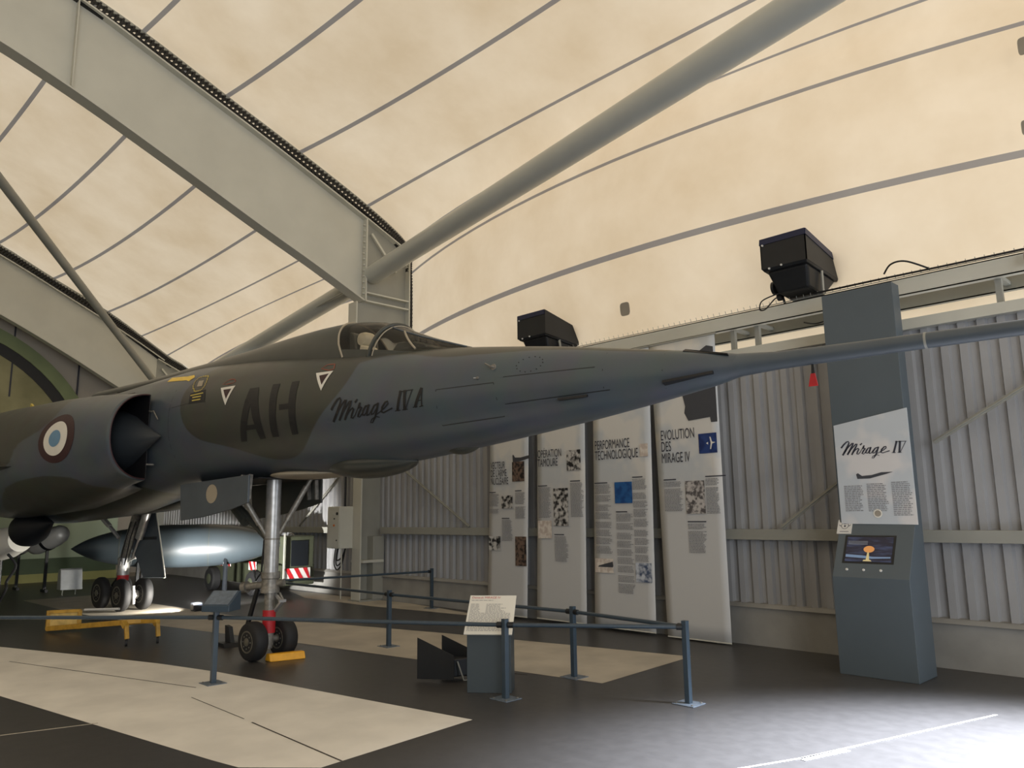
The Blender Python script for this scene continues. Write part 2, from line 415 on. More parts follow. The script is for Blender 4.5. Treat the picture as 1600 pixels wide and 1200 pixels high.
import json
DEC = json.loads("""{"kiosk_script":[[[[-3.489,2.303],[-3.502,2.315]],[[-3.459,2.337],[-3.471,2.349]],[[-3.43,2.364],[-3.437,2.376]],[[-3.413,2.37],[-3.409,2.381]],[[-3.413,2.361],[-3.399,2.36]],[[-3.426,2.337],[-3.409,2.328]],[[-3.455,2.292],[-3.436,2.28]],[[-3.493,2.235],[-3.477,2.224]]],[[[-3.466,2.249],[-3.472,2.254]],[[-3.41,2.313],[-3.418,2.321]],[[-3.369,2.348],[-3.376,2.358]],[[-3.367,2.354],[-3.353,2.355]],[[-3.38,2.333],[-3.364,2.325]],[[-3.411,2.283],[-3.394,2.273]],[[-3.441,2.237],[-3.426,2.227]]],[[[-3.424,2.242],[-3.429,2.246]],[[-3.373,2.297],[-3.381,2.304]],[[-3.332,2.336],[-3.339,2.346]],[[-3.327,2.34],[-3.315,2.344]],[[-3.337,2.325],[-3.323,2.317]],[[-3.368,2.28],[-3.352,2.27]],[[-3.395,2.233],[-3.38,2.224]]],[[[-3.376,2.239],[-3.381,2.243]],[[-3.337,2.279],[-3.344,2.287]],[[-3.313,2.29],[-3.313,2.302]],[[-3.314,2.288],[-3.3,2.284]],[[-3.33,2.262],[-3.317,2.255]],[[-3.34,2.236],[-3.325,2.239]],[[-3.317,2.227],[-3.32,2.236]],[[-3.293,2.249],[-3.299,2.254]],[[-3.265,2.293],[-3.27,2.296]]],[[[-3.287,2.322],[-3.296,2.333]],[[-3.265,2.341],[-3.272,2.35]]],[[[-3.275,2.276],[-3.28,2.279]],[[-3.251,2.315],[-3.258,2.321]],[[-3.254,2.322],[-3.242,2.32]],[[-3.266,2.302],[-3.251,2.296]],[[-3.268,2.282],[-3.259,2.293]],[[-3.25,2.287],[-3.25,2.298]],[[-3.245,2.291],[-3.233,2.286]],[[-3.268,2.268],[-3.255,2.259]],[[-3.285,2.236],[-3.269,2.236]],[[-3.261,2.225],[-3.264,2.233]],[[-3.231,2.256],[-3.235,2.261]]],[[[-3.18,2.296],[-3.18,2.287]],[[-3.211,2.296],[-3.205,2.286]],[[-3.238,2.268],[-3.224,2.26]],[[-3.245,2.238],[-3.231,2.243]],[[-3.22,2.232],[-3.225,2.241]],[[-3.185,2.267],[-3.19,2.273]]],[[[-3.187,2.302],[-3.173,2.295]],[[-3.208,2.26],[-3.191,2.254]],[[-3.209,2.229],[-3.197,2.238]],[[-3.183,2.231],[-3.187,2.238]],[[-3.161,2.256],[-3.166,2.261]]],[[[-3.11,2.296],[-3.108,2.287]],[[-3.141,2.29],[-3.133,2.279]],[[-3.17,2.259],[-3.156,2.25]],[[-3.172,2.23],[-3.162,2.238]],[[-3.146,2.231],[-3.151,2.239]],[[-3.116,2.265],[-3.122,2.271]]],[[[-3.11,2.3],[-3.095,2.295]],[[-3.127,2.257],[-3.112,2.251]],[[-3.143,2.219],[-3.13,2.211]],[[-3.165,2.185],[-3.16,2.178]],[[-3.175,2.185],[-3.184,2.181]],[[-3.168,2.198],[-3.172,2.204]],[[-3.136,2.214],[-3.136,2.221]],[[-3.102,2.203],[-3.1,2.208]]],[[[-3.127,2.223],[-3.129,2.228]],[[-3.092,2.237],[-3.094,2.244]],[[-3.053,2.255],[-3.057,2.263]],[[-3.021,2.277],[-3.03,2.284]],[[-3.024,2.3],[-3.03,2.289]],[[-3.051,2.297],[-3.044,2.286]],[[-3.082,2.268],[-3.068,2.258]],[[-3.09,2.236],[-3.076,2.241]],[[-3.067,2.225],[-3.067,2.234]],[[-3.029,2.236],[-3.031,2.244]],[[-2.994,2.242],[-2.996,2.253]]],[[[-2.925,2.347],[-2.907,2.341]],[[-2.966,2.226],[-2.948,2.22]]],[[[-2.933,2.335],[-2.933,2.341]],[[-2.895,2.334],[-2.895,2.34]]],[[[-2.977,2.224],[-2.976,2.229]],[[-2.934,2.223],[-2.934,2.228]]],[[[-2.894,2.344],[-2.873,2.341]],[[-2.911,2.221],[-2.891,2.219]]],[[[-2.83,2.338],[-2.825,2.334]],[[-2.895,2.225],[-2.89,2.222]]],[[[-2.902,2.334],[-2.902,2.34]],[[-2.821,2.333],[-2.82,2.338]]],[[[-2.919,2.222],[-2.919,2.227]],[[-2.878,2.221],[-2.878,2.226]]]],"fus_script":[[[[4.146,2.724],[4.17,2.742]],[[4.099,2.78],[4.123,2.8]],[[4.056,2.827],[4.072,2.846]],[[4.028,2.838],[4.026,2.857]],[[4.026,2.824],[4.001,2.822]],[[4.041,2.783],[4.009,2.77]],[[4.085,2.708],[4.052,2.691]],[[4.156,2.616],[4.13,2.601]]],[[[4.107,2.641],[4.115,2.647]],[[4.008,2.747],[4.024,2.759]],[[3.945,2.806],[3.96,2.822]],[[3.944,2.816],[3.919,2.818]],[[3.96,2.781],[3.931,2.768]],[[4.008,2.698],[3.978,2.683]],[[4.063,2.623],[4.039,2.609]]],[[[4.032,2.632],[4.04,2.639]],[[3.942,2.723],[3.956,2.734]],[[3.877,2.789],[3.892,2.804]],[[3.871,2.796],[3.85,2.804]],[[3.884,2.772],[3.857,2.759]],[[3.932,2.697],[3.904,2.682]],[[3.983,2.621],[3.959,2.609]]],[[[3.948,2.631],[3.956,2.638]],[[3.878,2.698],[3.89,2.71]],[[3.836,2.716],[3.839,2.736]],[[3.838,2.713],[3.814,2.708]],[[3.866,2.671],[3.843,2.661]],[[3.885,2.629],[3.859,2.635]],[[3.846,2.617],[3.851,2.632]],[[3.801,2.654],[3.811,2.661]],[[3.754,2.725],[3.763,2.73]]],[[[3.797,2.77],[3.814,2.787]],[[3.764,2.802],[3.778,2.816]]],[[[3.77,2.698],[3.779,2.702]],[[3.733,2.762],[3.747,2.77]],[[3.74,2.773],[3.719,2.77]],[[3.757,2.741],[3.731,2.731]],[[3.758,2.708],[3.744,2.726]],[[3.727,2.717],[3.729,2.735]],[[3.718,2.724],[3.697,2.717]],[[3.758,2.686],[3.736,2.672]],[[3.789,2.634],[3.761,2.636]],[[3.748,2.62],[3.753,2.632]],[[3.693,2.67],[3.701,2.677]]],[[[3.608,2.737],[3.607,2.722]],[[3.661,2.735],[3.65,2.718]],[[3.707,2.689],[3.682,2.676]],[[3.719,2.641],[3.694,2.65]],[[3.676,2.633],[3.683,2.647]],[[3.613,2.691],[3.623,2.7]]],[[[3.622,2.745],[3.596,2.736]],[[3.654,2.678],[3.624,2.67]],[[3.658,2.63],[3.635,2.644]],[[3.612,2.635],[3.619,2.646]],[[3.574,2.676],[3.581,2.683]]],[[[3.491,2.744],[3.486,2.73]],[[3.541,2.731],[3.528,2.714]],[[3.588,2.679],[3.565,2.667]],[[3.594,2.634],[3.575,2.647]],[[3.55,2.638],[3.557,2.649]],[[3.498,2.694],[3.508,2.702]]],[[[3.492,2.75],[3.467,2.742]],[[3.516,2.68],[3.491,2.672]],[[3.546,2.62],[3.526,2.609]],[[3.591,2.566],[3.585,2.555]],[[3.609,2.565],[3.625,2.559]],[[3.592,2.585],[3.598,2.594]],[[3.535,2.613],[3.535,2.623]],[[3.481,2.599],[3.477,2.607]]],[[[3.518,2.627],[3.521,2.635]],[[3.458,2.652],[3.462,2.663]],[[3.393,2.684],[3.4,2.695]],[[3.341,2.72],[3.356,2.731]],[[3.35,2.757],[3.357,2.739]],[[3.394,2.75],[3.38,2.732]],[[3.442,2.701],[3.418,2.687]],[[3.456,2.651],[3.432,2.659]],[[3.418,2.635],[3.417,2.65]],[[3.354,2.655],[3.356,2.668]],[[3.295,2.669],[3.298,2.685]]],[[[3.2,2.841],[3.168,2.832]],[[3.25,2.647],[3.22,2.639]]],[[[3.209,2.821],[3.21,2.83]],[[3.146,2.823],[3.147,2.832]]],[[[3.268,2.642],[3.267,2.65]],[[3.197,2.644],[3.196,2.652]]],[[[3.148,2.838],[3.112,2.835]],[[3.159,2.644],[3.126,2.642]]],[[[3.042,2.834],[3.032,2.829]],[[3.132,2.651],[3.124,2.646]]],[[[3.158,2.822],[3.159,2.831]],[[3.025,2.826],[3.026,2.835]]],[[[3.173,2.644],[3.172,2.652]],[[3.105,2.646],[3.104,2.654]]],[[[2.937,2.844],[2.903,2.832]],[[3.025,2.663],[2.994,2.652]]],[[[2.926,2.822],[2.91,2.82]],[[2.933,2.664],[2.918,2.662]]],[[[2.965,2.714],[2.967,2.722]],[[2.915,2.716],[2.916,2.724]]],[[[3.037,2.657],[3.037,2.665]],[[2.978,2.658],[2.978,2.667]]],[[[2.956,2.656],[2.958,2.664]],[[2.905,2.661],[2.907,2.67]]]],"AH":[[[5.782,2.514],[5.664,2.513],[5.48,3.111],[5.614,3.12]],[[5.614,3.12],[5.441,3.116],[5.296,2.52],[5.404,2.517]],[[5.665,2.632],[5.349,2.635],[5.326,2.687],[5.632,2.688]],[[5.193,3.122],[5.066,3.117],[5.059,2.525],[5.175,2.524]],[[4.86,3.113],[4.74,3.114],[4.725,2.529],[4.832,2.528]],[[5.008,2.871],[4.772,2.868],[4.768,2.807],[5.003,2.808]]],"tri1":[[[6.252,3.199],[5.949,3.195],[6.049,2.963]],[[6.172,3.166],[6.007,3.163],[6.057,3.04]]],"tri2":[[[4.517,3.176],[4.25,3.171],[4.336,2.956]],[[4.438,3.136],[4.297,3.145],[4.347,3.022]]],"arrow":[[[7.874,3.483],[7.934,3.559],[7.366,3.498],[7.2,3.498],[7.112,3.454],[7.18,3.402],[7.273,3.428]]],"plate":[[[6.933,3.201],[6.592,3.22],[6.531,3.065],[6.893,3.058]],[[6.855,3.286],[6.901,3.371],[6.782,3.366],[6.731,3.281]]],"ylines":[[[6.912,3.179],[6.624,3.184],[6.615,3.17],[6.901,3.164]],[[6.846,3.147],[6.647,3.144],[6.639,3.13],[6.836,3.13]],[[6.834,3.105],[6.641,3.105],[6.634,3.089],[6.826,3.09]]],"zig":[[[6.841,3.219],[6.948,3.29],[7.001,3.377],[6.975,3.429],[6.87,3.437],[6.761,3.425],[6.692,3.345],[6.667,3.27],[6.699,3.225],[6.774,3.218]]],"helm":[[[6.251,3.243],[6.195,3.277],[6.125,3.297],[6.034,3.285],[5.989,3.251],[6.039,3.236],[6.138,3.235]]],"helm2":[[[4.472,3.222],[4.414,3.264],[4.302,3.259],[4.256,3.194],[4.319,3.183]]]}""")

# ------------------------------------------------------------------ building shell
XA, XB, XC, XD = -25.0, -13.3, -0.3, 12.7
WY = 9.15
# floor: dark coating with pale concrete fields let into it
f = MB()
def fl(pts, mi, z=0.0):
    f.add([(x, y, z) for x, y in pts], [tuple(range(len(pts)))], mi)
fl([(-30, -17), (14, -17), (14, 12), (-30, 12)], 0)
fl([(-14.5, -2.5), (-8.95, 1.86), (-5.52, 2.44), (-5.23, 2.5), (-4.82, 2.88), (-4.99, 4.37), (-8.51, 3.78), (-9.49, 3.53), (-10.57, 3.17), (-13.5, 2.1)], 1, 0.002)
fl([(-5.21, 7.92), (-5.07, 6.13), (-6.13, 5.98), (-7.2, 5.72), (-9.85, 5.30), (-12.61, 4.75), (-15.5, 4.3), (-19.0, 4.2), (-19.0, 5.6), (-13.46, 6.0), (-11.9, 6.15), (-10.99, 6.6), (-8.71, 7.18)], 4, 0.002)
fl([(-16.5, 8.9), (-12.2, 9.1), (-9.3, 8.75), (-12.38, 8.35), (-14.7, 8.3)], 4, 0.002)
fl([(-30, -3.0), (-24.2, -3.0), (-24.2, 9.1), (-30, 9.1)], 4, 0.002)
f.mi(2)
for a, b, w in (((-7.51, 3.10), (-6.4, 3.09), 0.008), ((-6.25, 3.085), (-4.84, 3.05), 0.014), ((-11.0, 2.35), (-7.9, 3.30), 0.012), ((-6.9, 5.62), (-5.9, 5.92), 0.02)):
    f.bar((a[0], a[1], 0.0035), (b[0], b[1], 0.0035), w, 0.001)
f.mi(3)
f.bar((-2.95, 4.40, 0.003), (-2.62, 5.22, 0.003), 0.022, 0.001)
f.bar((-2.62, 5.22, 0.003), (-1.99, 7.35, 0.003), 0.022, 0.001)
f.bar((-2.60, 5.20, 0.003), (-2.47, 5.62, 0.003), 0.06, 0.001)
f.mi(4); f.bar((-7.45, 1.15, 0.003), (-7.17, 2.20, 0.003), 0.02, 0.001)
struct(f.build('floor', [M['asphalt'], M['concrete'], M['crack'], M['whitepaint'], M['concrete_shaded']], recalc=False))

# side wall: trapezoidal sheet on a painted upstand
def corrugated(x0, x1, y, z0, z1, pitch=0.187, d=0.05):
    w = MB(); prof = []
    x = x0
    while x < x1:
        for a, b in ((0, 0), (0.40, 0), (0.50, 1), (0.90, 1)):
            prof.append((x + a * pitch, y + b * d))
        x += pitch
    prof.append((x, y))
    w.grid([[Vector((px, py, z0)) for px, py in prof], [Vector((px, py, z1)) for px, py in prof]])
    return w
DX0, DX1 = 0.9, 5.5      # doorway
w = corrugated(-26.0, DX0, WY, 0.50, 3.68)
w.mi(1)
w.box(-26.0, DX0, WY - 0.05, WY + 0.25, 0.0, 0.46)
w.prism([(-26.0, WY - 0.09, 0.46), (-26.0, WY + 0.25, 0.46), (-26.0, WY + 0.25, 0.53), (-26.0, WY - 0.03, 0.50)], (26.0 + DX0, 0, 0))
w.mi(2)
w.box(-26.0, DX0, WY + 0.06, WY + 0.10, 0.5, 3.64)
w.box(-26.0, DX0, WY - 0.08, WY + 0.12, 3.64, 3.76)
w.box(DX1, 12.7, WY, WY + 0.2, 0.0, 3.76)
w.box(DX0, DX1, WY, WY + 0.2, 3.3, 3.76)
struct(w.build('wall_right', [M['wall'], M['plinth'], M['steel']]))
w = corrugated(-26.0, 12.7, -15.2, 0.5, 3.68)
w.box(-26.0, 12.7, -15.5, -15.3, 0, 3.76)
struct(w.build('wall_left', M['wall']))
w = MB()
w.box(12.5, 12.7, -15.5, 10, 0, 4.4)
struct(w.build('wall_back', M['panel']))

# girts and rods on the side wall
g = MB(); g.box(-26.0, -13.5, WY - 0.12, WY - 0.005, 1.29, 1.42)
g.box(-13.1, DX0, WY - 0.12, WY - 0.005, 1.29, 1.42)
struct(g.build('trim_1', M['steel_d'], bevel=0.004))
def rod(p0, p1, label):
    b = MB(); b.bar(p0, p1, 0.05, 0.012, (0, 1, 0)); b.bar(p0, p1, 0.012, 0.05, (0, 1, 0))
    tag(b.build('bracing_bar', M['steel_d'], origin=p0), label, 'brace', 'diagonal bars on the corrugated wall')
rod((-12.95, WY - 0.14, 2.9), (-10.35, WY - 0.14, 1.44), 'diagonal steel bar on corrugated wall between nose wheel and first banner')
rod((-2.75, WY - 0.14, 2.35), (-0.6, WY - 0.14, 3.55), 'diagonal steel bar rising right of the tall display stand')
rod((-4.55, WY - 0.14, 1.44), (-3.75, WY - 0.14, 2.0), 'short visible diagonal bar just left of the tall display stand')
rod((-14.0, WY - 0.14, 2.9), (-16.3, WY - 0.14, 1.44), 'diagonal steel bar on wall left of the electrical cabinet')

# membrane roof
def bay(name, xa, xb, ka, kb, disp, nu=22, seams=True, keep=None):
    mb = MB(); n = len(ka) - 1
    vs = []
    eps = 0.024
    for i in range(n):
        a = i + (eps if i > 0 and seams else 0); b = i + 1 - (eps if i + 1 < n and seams else 0)
        for q in range(7): vs.append((a + (b - a) * q / 6.0, 0))
    rows = []
    for j in range(nu + 1):
        t = j / nu; x = xa + (xb - xa) * t; row = []
        bulge = 1 - (2 * t - 1) ** 2
        for v, _ in vs:
            A = catmull(ka, v); B = catmull(kb, v); D = catmull(disp, v)
            row.append(Vector((x, A[0] + (B[0] - A[0]) * t + D[0] * bulge, A[1] + (B[1] - A[1]) * t + D[1] * bulge)))
        rows.append(row)
    mb.grid(rows)
    nk = len(vs)
    for fi in range(len(mb.f)):
        k = fi % (nk - 1)
        if k % 7 == 6: mb.m[fi] = 1
    o = mb.build(name, [M['membrane'], M['seam']], smooth=True, angle=180, recalc=False)
    return struct(o)
def mirror(ks): return [(-6 - y, z) for y, z in reversed(ks)]
R1 = [(9.93, 3.5), (9.92, 5.46), (9.9, 6.96), (9.77, 7.60), (8.73, 8.21), (7.11, 8.90), (5.56, 9.51), (4.01, 10.13), (2.5, 10.62), (0.95, 10.97), (-0.6, 11.2), (-2.2, 11.3)]
D1 = [(0.0, 0.0), (-1.06, 0.0), (-1.06, 0.0), (-0.86, 0.0), (-0.15, 0.0), (0.09, -0.24), (0.0, -0.42), (0.0, -0.48), (0, -0.5), (0, -0.5), (0, -0.5), (0, -0.5)]
K1 = R1 + mirror(R1); DD1 = D1 + [(-a, b) for a, b in reversed(D1)]
bay('ceiling', XB, XC, K1, K1, DD1)
bay('ceiling', XC, XD, K1, K1, DD1, nu=10)
R2a = [(9.93, 3.5), (9.92, 5.4), (9.92, 6.8), (9.86, 7.66), (9.09, 8.07), (7.86, 8.57), (6.31, 9.20), (4.81, 9.80), (3.27, 10.36), (1.75, 10.80), (0.2, 11.06), (-1.4, 11.25), (-2.6, 11.3)]
R2b = [(9.93, 3.4), (9.92, 5.0), (9.80, 6.28), (8.96, 6.82), (8.14, 7.33), (7.13, 7.94), (5.59, 8.68), (4.13, 9.41), (2.6, 10.0), (1.0, 10.45), (-0.5, 10.75), (-1.8, 10.88), (-2.7, 10.92)]
D2 = [(0, 0), (-0.5, 0), (-0.5, 0), (-0.35, -0.1), (-0.15, -0.2), (-0.1, -0.3)] + [(0, -0.35)] * 7
bay('ceiling', XA, XB, R2b + mirror(R2b), R2a + mirror(R2a), D2 + [(-a, b) for a, b in reversed(D2)])

# end wall with the tunnel arch
K2 = R2b + mirror(R2b)
e = MB()
poly = [(-26.0, 9.93, 0.0)] + [(-26.0,) + tuple(catmull(K2, v / 4.0)) for v in range(0, 4 * (len(K2) - 1) + 1)] + [(-26.0, -15.93, 0.0)]
e.prism(poly, (-0.3, 0, 0))
roof_strip = [Vector((-25.0,) + tuple(catmull(K2, v / 4.0))) for v in range(0, 4 * (len(K2) - 1) + 1)]
e.grid([roof_strip, [Vector((-26.0, p.y, p.z)) for p in roof_strip]])
def disc(cy, cz, r0, r1, x, mi, a0=0, a1=math.pi, n=48, clipz=0.0):
    e.mi(mi)
    for k in range(n):
        t0 = a0 + (a1 - a0) * k / n; t1 = a0 + (a1 - a0) * (k + 1) / n
        q = [(cy + r * math.cos(t), max(clipz, cz + r * math.sin(t))) for r, t in ((r0, t0), (r1, t0), (r1, t1), (r0, t1))]
        e.prism([(x, a, b) for a, b in q], (-0.04, 0, 0))
A0, A1 = -0.4, math.pi + 0.4
disc(2.5, 2.5, 4.72, 5.08, -25.88, 1, A0, A1)
disc(2.5, 2.5, 4.42, 4.72, -25.92, 2, A0, A1)
disc(2.5, 2.5, 0.0, 4.42, -25.95, 3, A0, A1)
e.mi(4); e.box(-24.9, -24.3, -3.2, 7.6, 0.5, 2.95)
e.mi(5); e.box(-24.29, -24.2, -3.2, 7.6, 0.22, 0.62)
e.box(-24.28, -24.2, 4.55, 5.2, 0.62, 1.05)
e.mi(6); e.box(-24.9, -24.12, -3.2, 7.6, 0.0, 0.22)
e.mi(7)
for yy in (6.66, 4.9): e.box(-25.98, -25.93, yy, yy + 0.04, 5.2, 7.3)
struct(e.build('wall_front', [M['panel'], M['greenband'], M['bandblack'], M['olivewall'], M['greenwall'], M['darkgreen'], M['yellowstripe'], M['ink']]))

# ------------------------------------------------------------------ steel frames
def girder(xc, top, bot, label, joint_y, eaves, colbase=0.0, full=True):
    """top/bot: (y, z) outlines of the web from the column towards the ridge"""
    t = thing('arch_girder', (xc, 8.9, 0.0), label, 'girder', None)
    def curve(ks, n=40): return [catmull(ks, (len(ks) - 1) * i / n) for i in range(n + 1)]
    T = curve(top); B = curve(bot)
    wb = MB()
    for s in (-1, 1):
        wb.grid([[Vector((xc + s * 0.008, y, z)) for y, z in T], [Vector((xc + s * 0.008, y, z)) for y, z in B]])
    wb.build('web', M['steel'], t)
    for nm, cv, th in (('top_flange', T, 0.03), ('bottom_flange', B, -0.03)):
        fb = MB(); n = len(cv); rows = []
        for i, (y, z) in enumerate(cv):
            a = cv[max(i - 1, 0)]; b = cv[min(i + 1, n - 1)]
            d = Vector((0, b[0] - a[0], b[1] - a[1])).normalized(); nrm = Vector((0, -d.z, d.y))
            if nrm.z < 0: nrm = -nrm
            p = Vector((xc, y, z)); hw = 0.15
            rows.append([p + Vector((-hw, 0, 0)), p + Vector((hw, 0, 0)), p + Vector((hw, 0, 0)) + nrm * th, p + Vector((-hw, 0, 0)) + nrm * th])
        fb.grid(rows, closed=True); fb.build(nm, M['steel'], t)
    # stiffeners
    for y in (2.95, -2.0):
        zt = min(T, key=lambda q: abs(q[0] - y))[1]; zb = min(B, key=lambda q: abs(q[0] - y))[1]
        sb = MB(); sb.box(xc - 0.14, xc + 0.14, y - 0.008, y + 0.008, zb, zt); sb.build('stiffener', M['steel'], t)
    return t, T, B
TOP1 = [(8.62, 7.85), (7.4, 8.38), (6.16, 8.90), (4.6, 9.52), (2.96, 10.17), (1.4, 10.62), (-0.4, 10.95), (-3.0, 11.05)]
BOT1 = [(8.60, 6.08), (7.4, 6.63), (6.24, 7.13), (4.6, 7.87), (2.95, 8.58), (1.4, 9.12), (-0.4, 9.5), (-3.0, 9.6)]
t1, T1, B1 = girder(XB, TOP1, BOT1, 'large pale steel arch girder rising from the column behind the cockpit', 8.62, 7.6)
# bolted end plate on arch one
p = MB(); p.box(XB - 0.15, XB + 0.15, 8.615, 8.645, 6.05, 7.88); p.build('end_plate', M['steel'], t1)
for i in range(13):
    zz = 6.22 + i * 0.125
    for sx in (0.09,):
        b = MB(); b.lathe((XB + sx, 8.615, zz), (0, -1, 0), [(0, 0.022), (0.03, 0.022), (0.03, 0.012), (0.05, 0.012)], n=8); b.build('bolt', M['steel'], t1)
TOP2 = [(8.82, 6.60), (7.6, 7.30), (6.0, 8.12), (4.19, 9.02), (2.6, 9.65), (1.0, 10.1), (-0.5, 10.4), (-3.0, 10.55)]
BOT2 = [(8.75, 4.95), (7.31, 5.76), (6.0, 6.50), (4.33, 7.36), (2.6, 8.1), (1.0, 8.6), (-0.5, 8.9), (-3.0, 9.05)]
t2, T2, B2 = girder(XA, TOP2, BOT2, 'farther steel arch girder in front of the green tunnel wall', 8.82, 6.3)
for (tt, xc, T, B) in ((t1, XB, T1, B1), (t2, XA, T2, B2)):
    # the mirrored half of the arch stands on the opposite side of the hall
    wb = MB()
    for s in (-1, 1):
        wb.grid([[Vector((xc + s * 0.15 * q, -6 - y, z)) for y, z in T] for q in (-1, 1)])
        wb.grid([[Vector((xc, -6 - y, z)) for y, z in c_] for c_ in (T, B)])
        break
    wb.grid([[Vector((xc + 0.15 * q, -6 - y, z)) for y, z in B] for q in (-1, 1)])
    wb.build('opposite_half', M['steel'], tt)
def column(xc, ztop, zj, label, y0=8.42, y1=9.74):
    c = thing('steel_column', (xc, 9.0, 0), label, 'column', None)
    p = MB(); p.prism([(xc - 0.008, y0 + 0.2, 0.0), (xc - 0.008, y1, 0.0), (xc - 0.008, y1, ztop - 0.25), (xc - 0.008, 8.64, zj), (xc - 0.008, y0 + 0.2, zj - 1.8), (xc - 0.008, y0, zj - 1.86), (xc - 0.008, y0, 3.6), (xc - 0.008, y0 + 0.2, 3.3)], (0.016, 0, 0))
    p.build('web', M['steel_d'], c)
    p = MB(); p.box(xc - 0.15, xc + 0.15, y0 - 0.02, y0 + 0.01, 3.6, zj - 1.84); p.box(xc - 0.15, xc + 0.15, y0 + 0.18, y0 + 0.21, 0, 3.32); p.prism([(xc - 0.15, y0 + 0.18, 3.3), (xc - 0.15, y0 + 0.21, 3.3), (xc - 0.15, y0 + 0.01, 3.62), (xc - 0.15, y0 - 0.02, 3.62)], (0.3, 0, 0)); p.build('flange', M['steel'], c, bevel=0.003)
    p = MB(); p.box(xc - 0.15, xc + 0.15, y1 - 0.01, y1 + 0.02, 0, ztop - 0.2); p.build('flange', M['steel'], c, bevel=0.003)
    p = MB(); p.prism([(xc - 0.15, 8.64, zj), (xc - 0.15, y1, ztop - 0.25), (xc - 0.15, y1, ztop - 0.22), (xc - 0.15, 8.64, zj + 0.03)], (0.3, 0, 0)); p.build('cap_plate', M['steel'], c)
    p = MB(); p.box(xc - 0.14, xc + 0.14, y0 + 0.22, y1, zj - 1.80, zj - 1.77); p.build('shelf_plate', M['steel'], c)
    p = MB(); p.box(xc - 0.14, xc + 0.14, y0 + 0.22, y1, zj - 1.62, zj - 1.59); p.build('shelf_plate', M['steel'], c)
    p = MB(); p.bar((xc + 0.08, 8.78, zj - 0.28), (xc + 0.08, 9.42, zj - 1.0), 0.05, 0.05); p.build('tie_bar', M['steel'], c)
    p = MB(); p.box(xc - 0.2, xc + 0.2, y0 + 0.15, y1, 0, 0.03); p.build('base_plate', M['steel_d'], c)
    p = MB(); p.box(xc - 0.22, xc + 0.22, 8.86, 9.12, 0.03, 1.25); p.build('base_casing', M['steel_d'], c, bevel=0.005)
    p = MB(); p.box(xc - 0.20, xc + 0.24, 8.62, 9.10, 0.74, 0.79); p.build('ledge', M['steel'], c)
    return c
column(XB, 7.6, 7.85, 'grey steel column rising behind the cockpit into the arch')
c2 = column(XA, 6.35, 6.62, 'far steel column hidden mostly behind the fuselage spine')
# lacing between membrane and girders
def lacing(xc, ks, inner, label):
    t = thing('membrane_lacing', (xc, 9.5, 3.6), label, 'lacing', 'black lacing along the roof arches')
    n = 150
    outer = [Vector((xc,) + tuple(catmull(ks, (len(ks) - 1) * i / n))) for i in range(n + 1)]
    rib = MB(); rows = []
    frames = []
    for i, p_ in enumerate(outer):
        d = (outer[min(i + 1, n)] - outer[max(i - 1, 0)]).normalized()
        nrm = Vector((0, -d.z, d.y))
        if nrm.dot(Vector((xc, 2.0, 4.0)) - p_) < 0: nrm = -nrm
        frames.append((p_, nrm, d))
    def off(nrm, roof, vert):
        k = min(1.0, abs(nrm.z) / 0.8); return vert + (roof - vert) * k
    rows = [[p_ + nrm * a + Vector((q, 0, 0)) for a, q in ((0.02, 0.04), (off(nrm, .09, .05), 0.05), (off(nrm, .09, .05), -0.05), (0.02, -0.04))] for p_, nrm, d in frames]
    rib.grid(rows, closed=True); rib.build('edge_cable', M['steel_d'], t)
    rib = MB()
    rib.grid([[p_ + nrm * off(nrm, a, a2) + Vector((q, 0, 0)) for a, a2, q in ((0.22, 0.05, 0.09), (0.31, 0.16, 0.09), (0.31, 0.16, -0.09), (0.22, 0.05, -0.09))] for p_, nrm, d in frames], closed=True)
    rib.build('black_strap', M['black'], t)
    L = MB()
    for (p_, nrm, d), (q_, n2, d2) in zip(frames, frames[1:]):
        seg = (q_ - p_).length; k = max(1, round(seg / 0.19))
        for j in range(k):
            c = p_ + (q_ - p_) * j / k; o1 = off(nrm, .07, .04); o2 = off(nrm, .29, .16)
            L.tube([c + nrm * o1 + Vector((0.06, 0, 0)), c + nrm * o2 + d * 0.02 + Vector((0.11, 0, 0))], 0.022, n=5)
            L.tube([c + nrm * (o1 + .03) + d * .03 + Vector((0.07, 0, 0)), c + nrm * (o2 - .03) + d * 0.12 + Vector((0.10, 0, 0))], 0.018, n=5)
    lo = L.build('cord_loops', M['black'], t); lo['kind'] = 'stuff'
lacing(XB, [(9.93, 3.7)] + R1[1:9], None, 'black cord lacing between near arch girder and cream membrane')
lacing(XA, [(9.93, 3.7)] + R2b[1:9], None, 'black cord lacing along the far arch girder')

# round tubes
def pipe(p0, p1, r, label, m='tube_steel', grp=None, n=28):
    b = MB(); b.tube([p0, p1], r, n=n)
    t = tag(b.build('steel_tube', M[m], origin=p0, smooth=True), label, 'tube', grp)
    return t
pipe((-13.18, 8.80, 6.66), (-2.2, 7.05, 6.80), 0.195, 'thick pale round steel tube rising right from the column head')
pipe((-13.42, 8.80, 6.62), (-25.0, 8.75, 5.25), 0.195, 'thick round steel tube descending left behind the dorsal fairing')
pipe((-24.7, 8.60, 5.75), (-13.6, -1.0, 10.6), 0.10, 'slim dark grey raking tube crossing the far roof bay at left', 'steel_d')
pipe((-24.9, 9.7, 6.25), (-13.42, 8.45, 6.35), 0.022, 'thin stay cable crossing the roof seams above the fairing', 'steel_d', n=8)

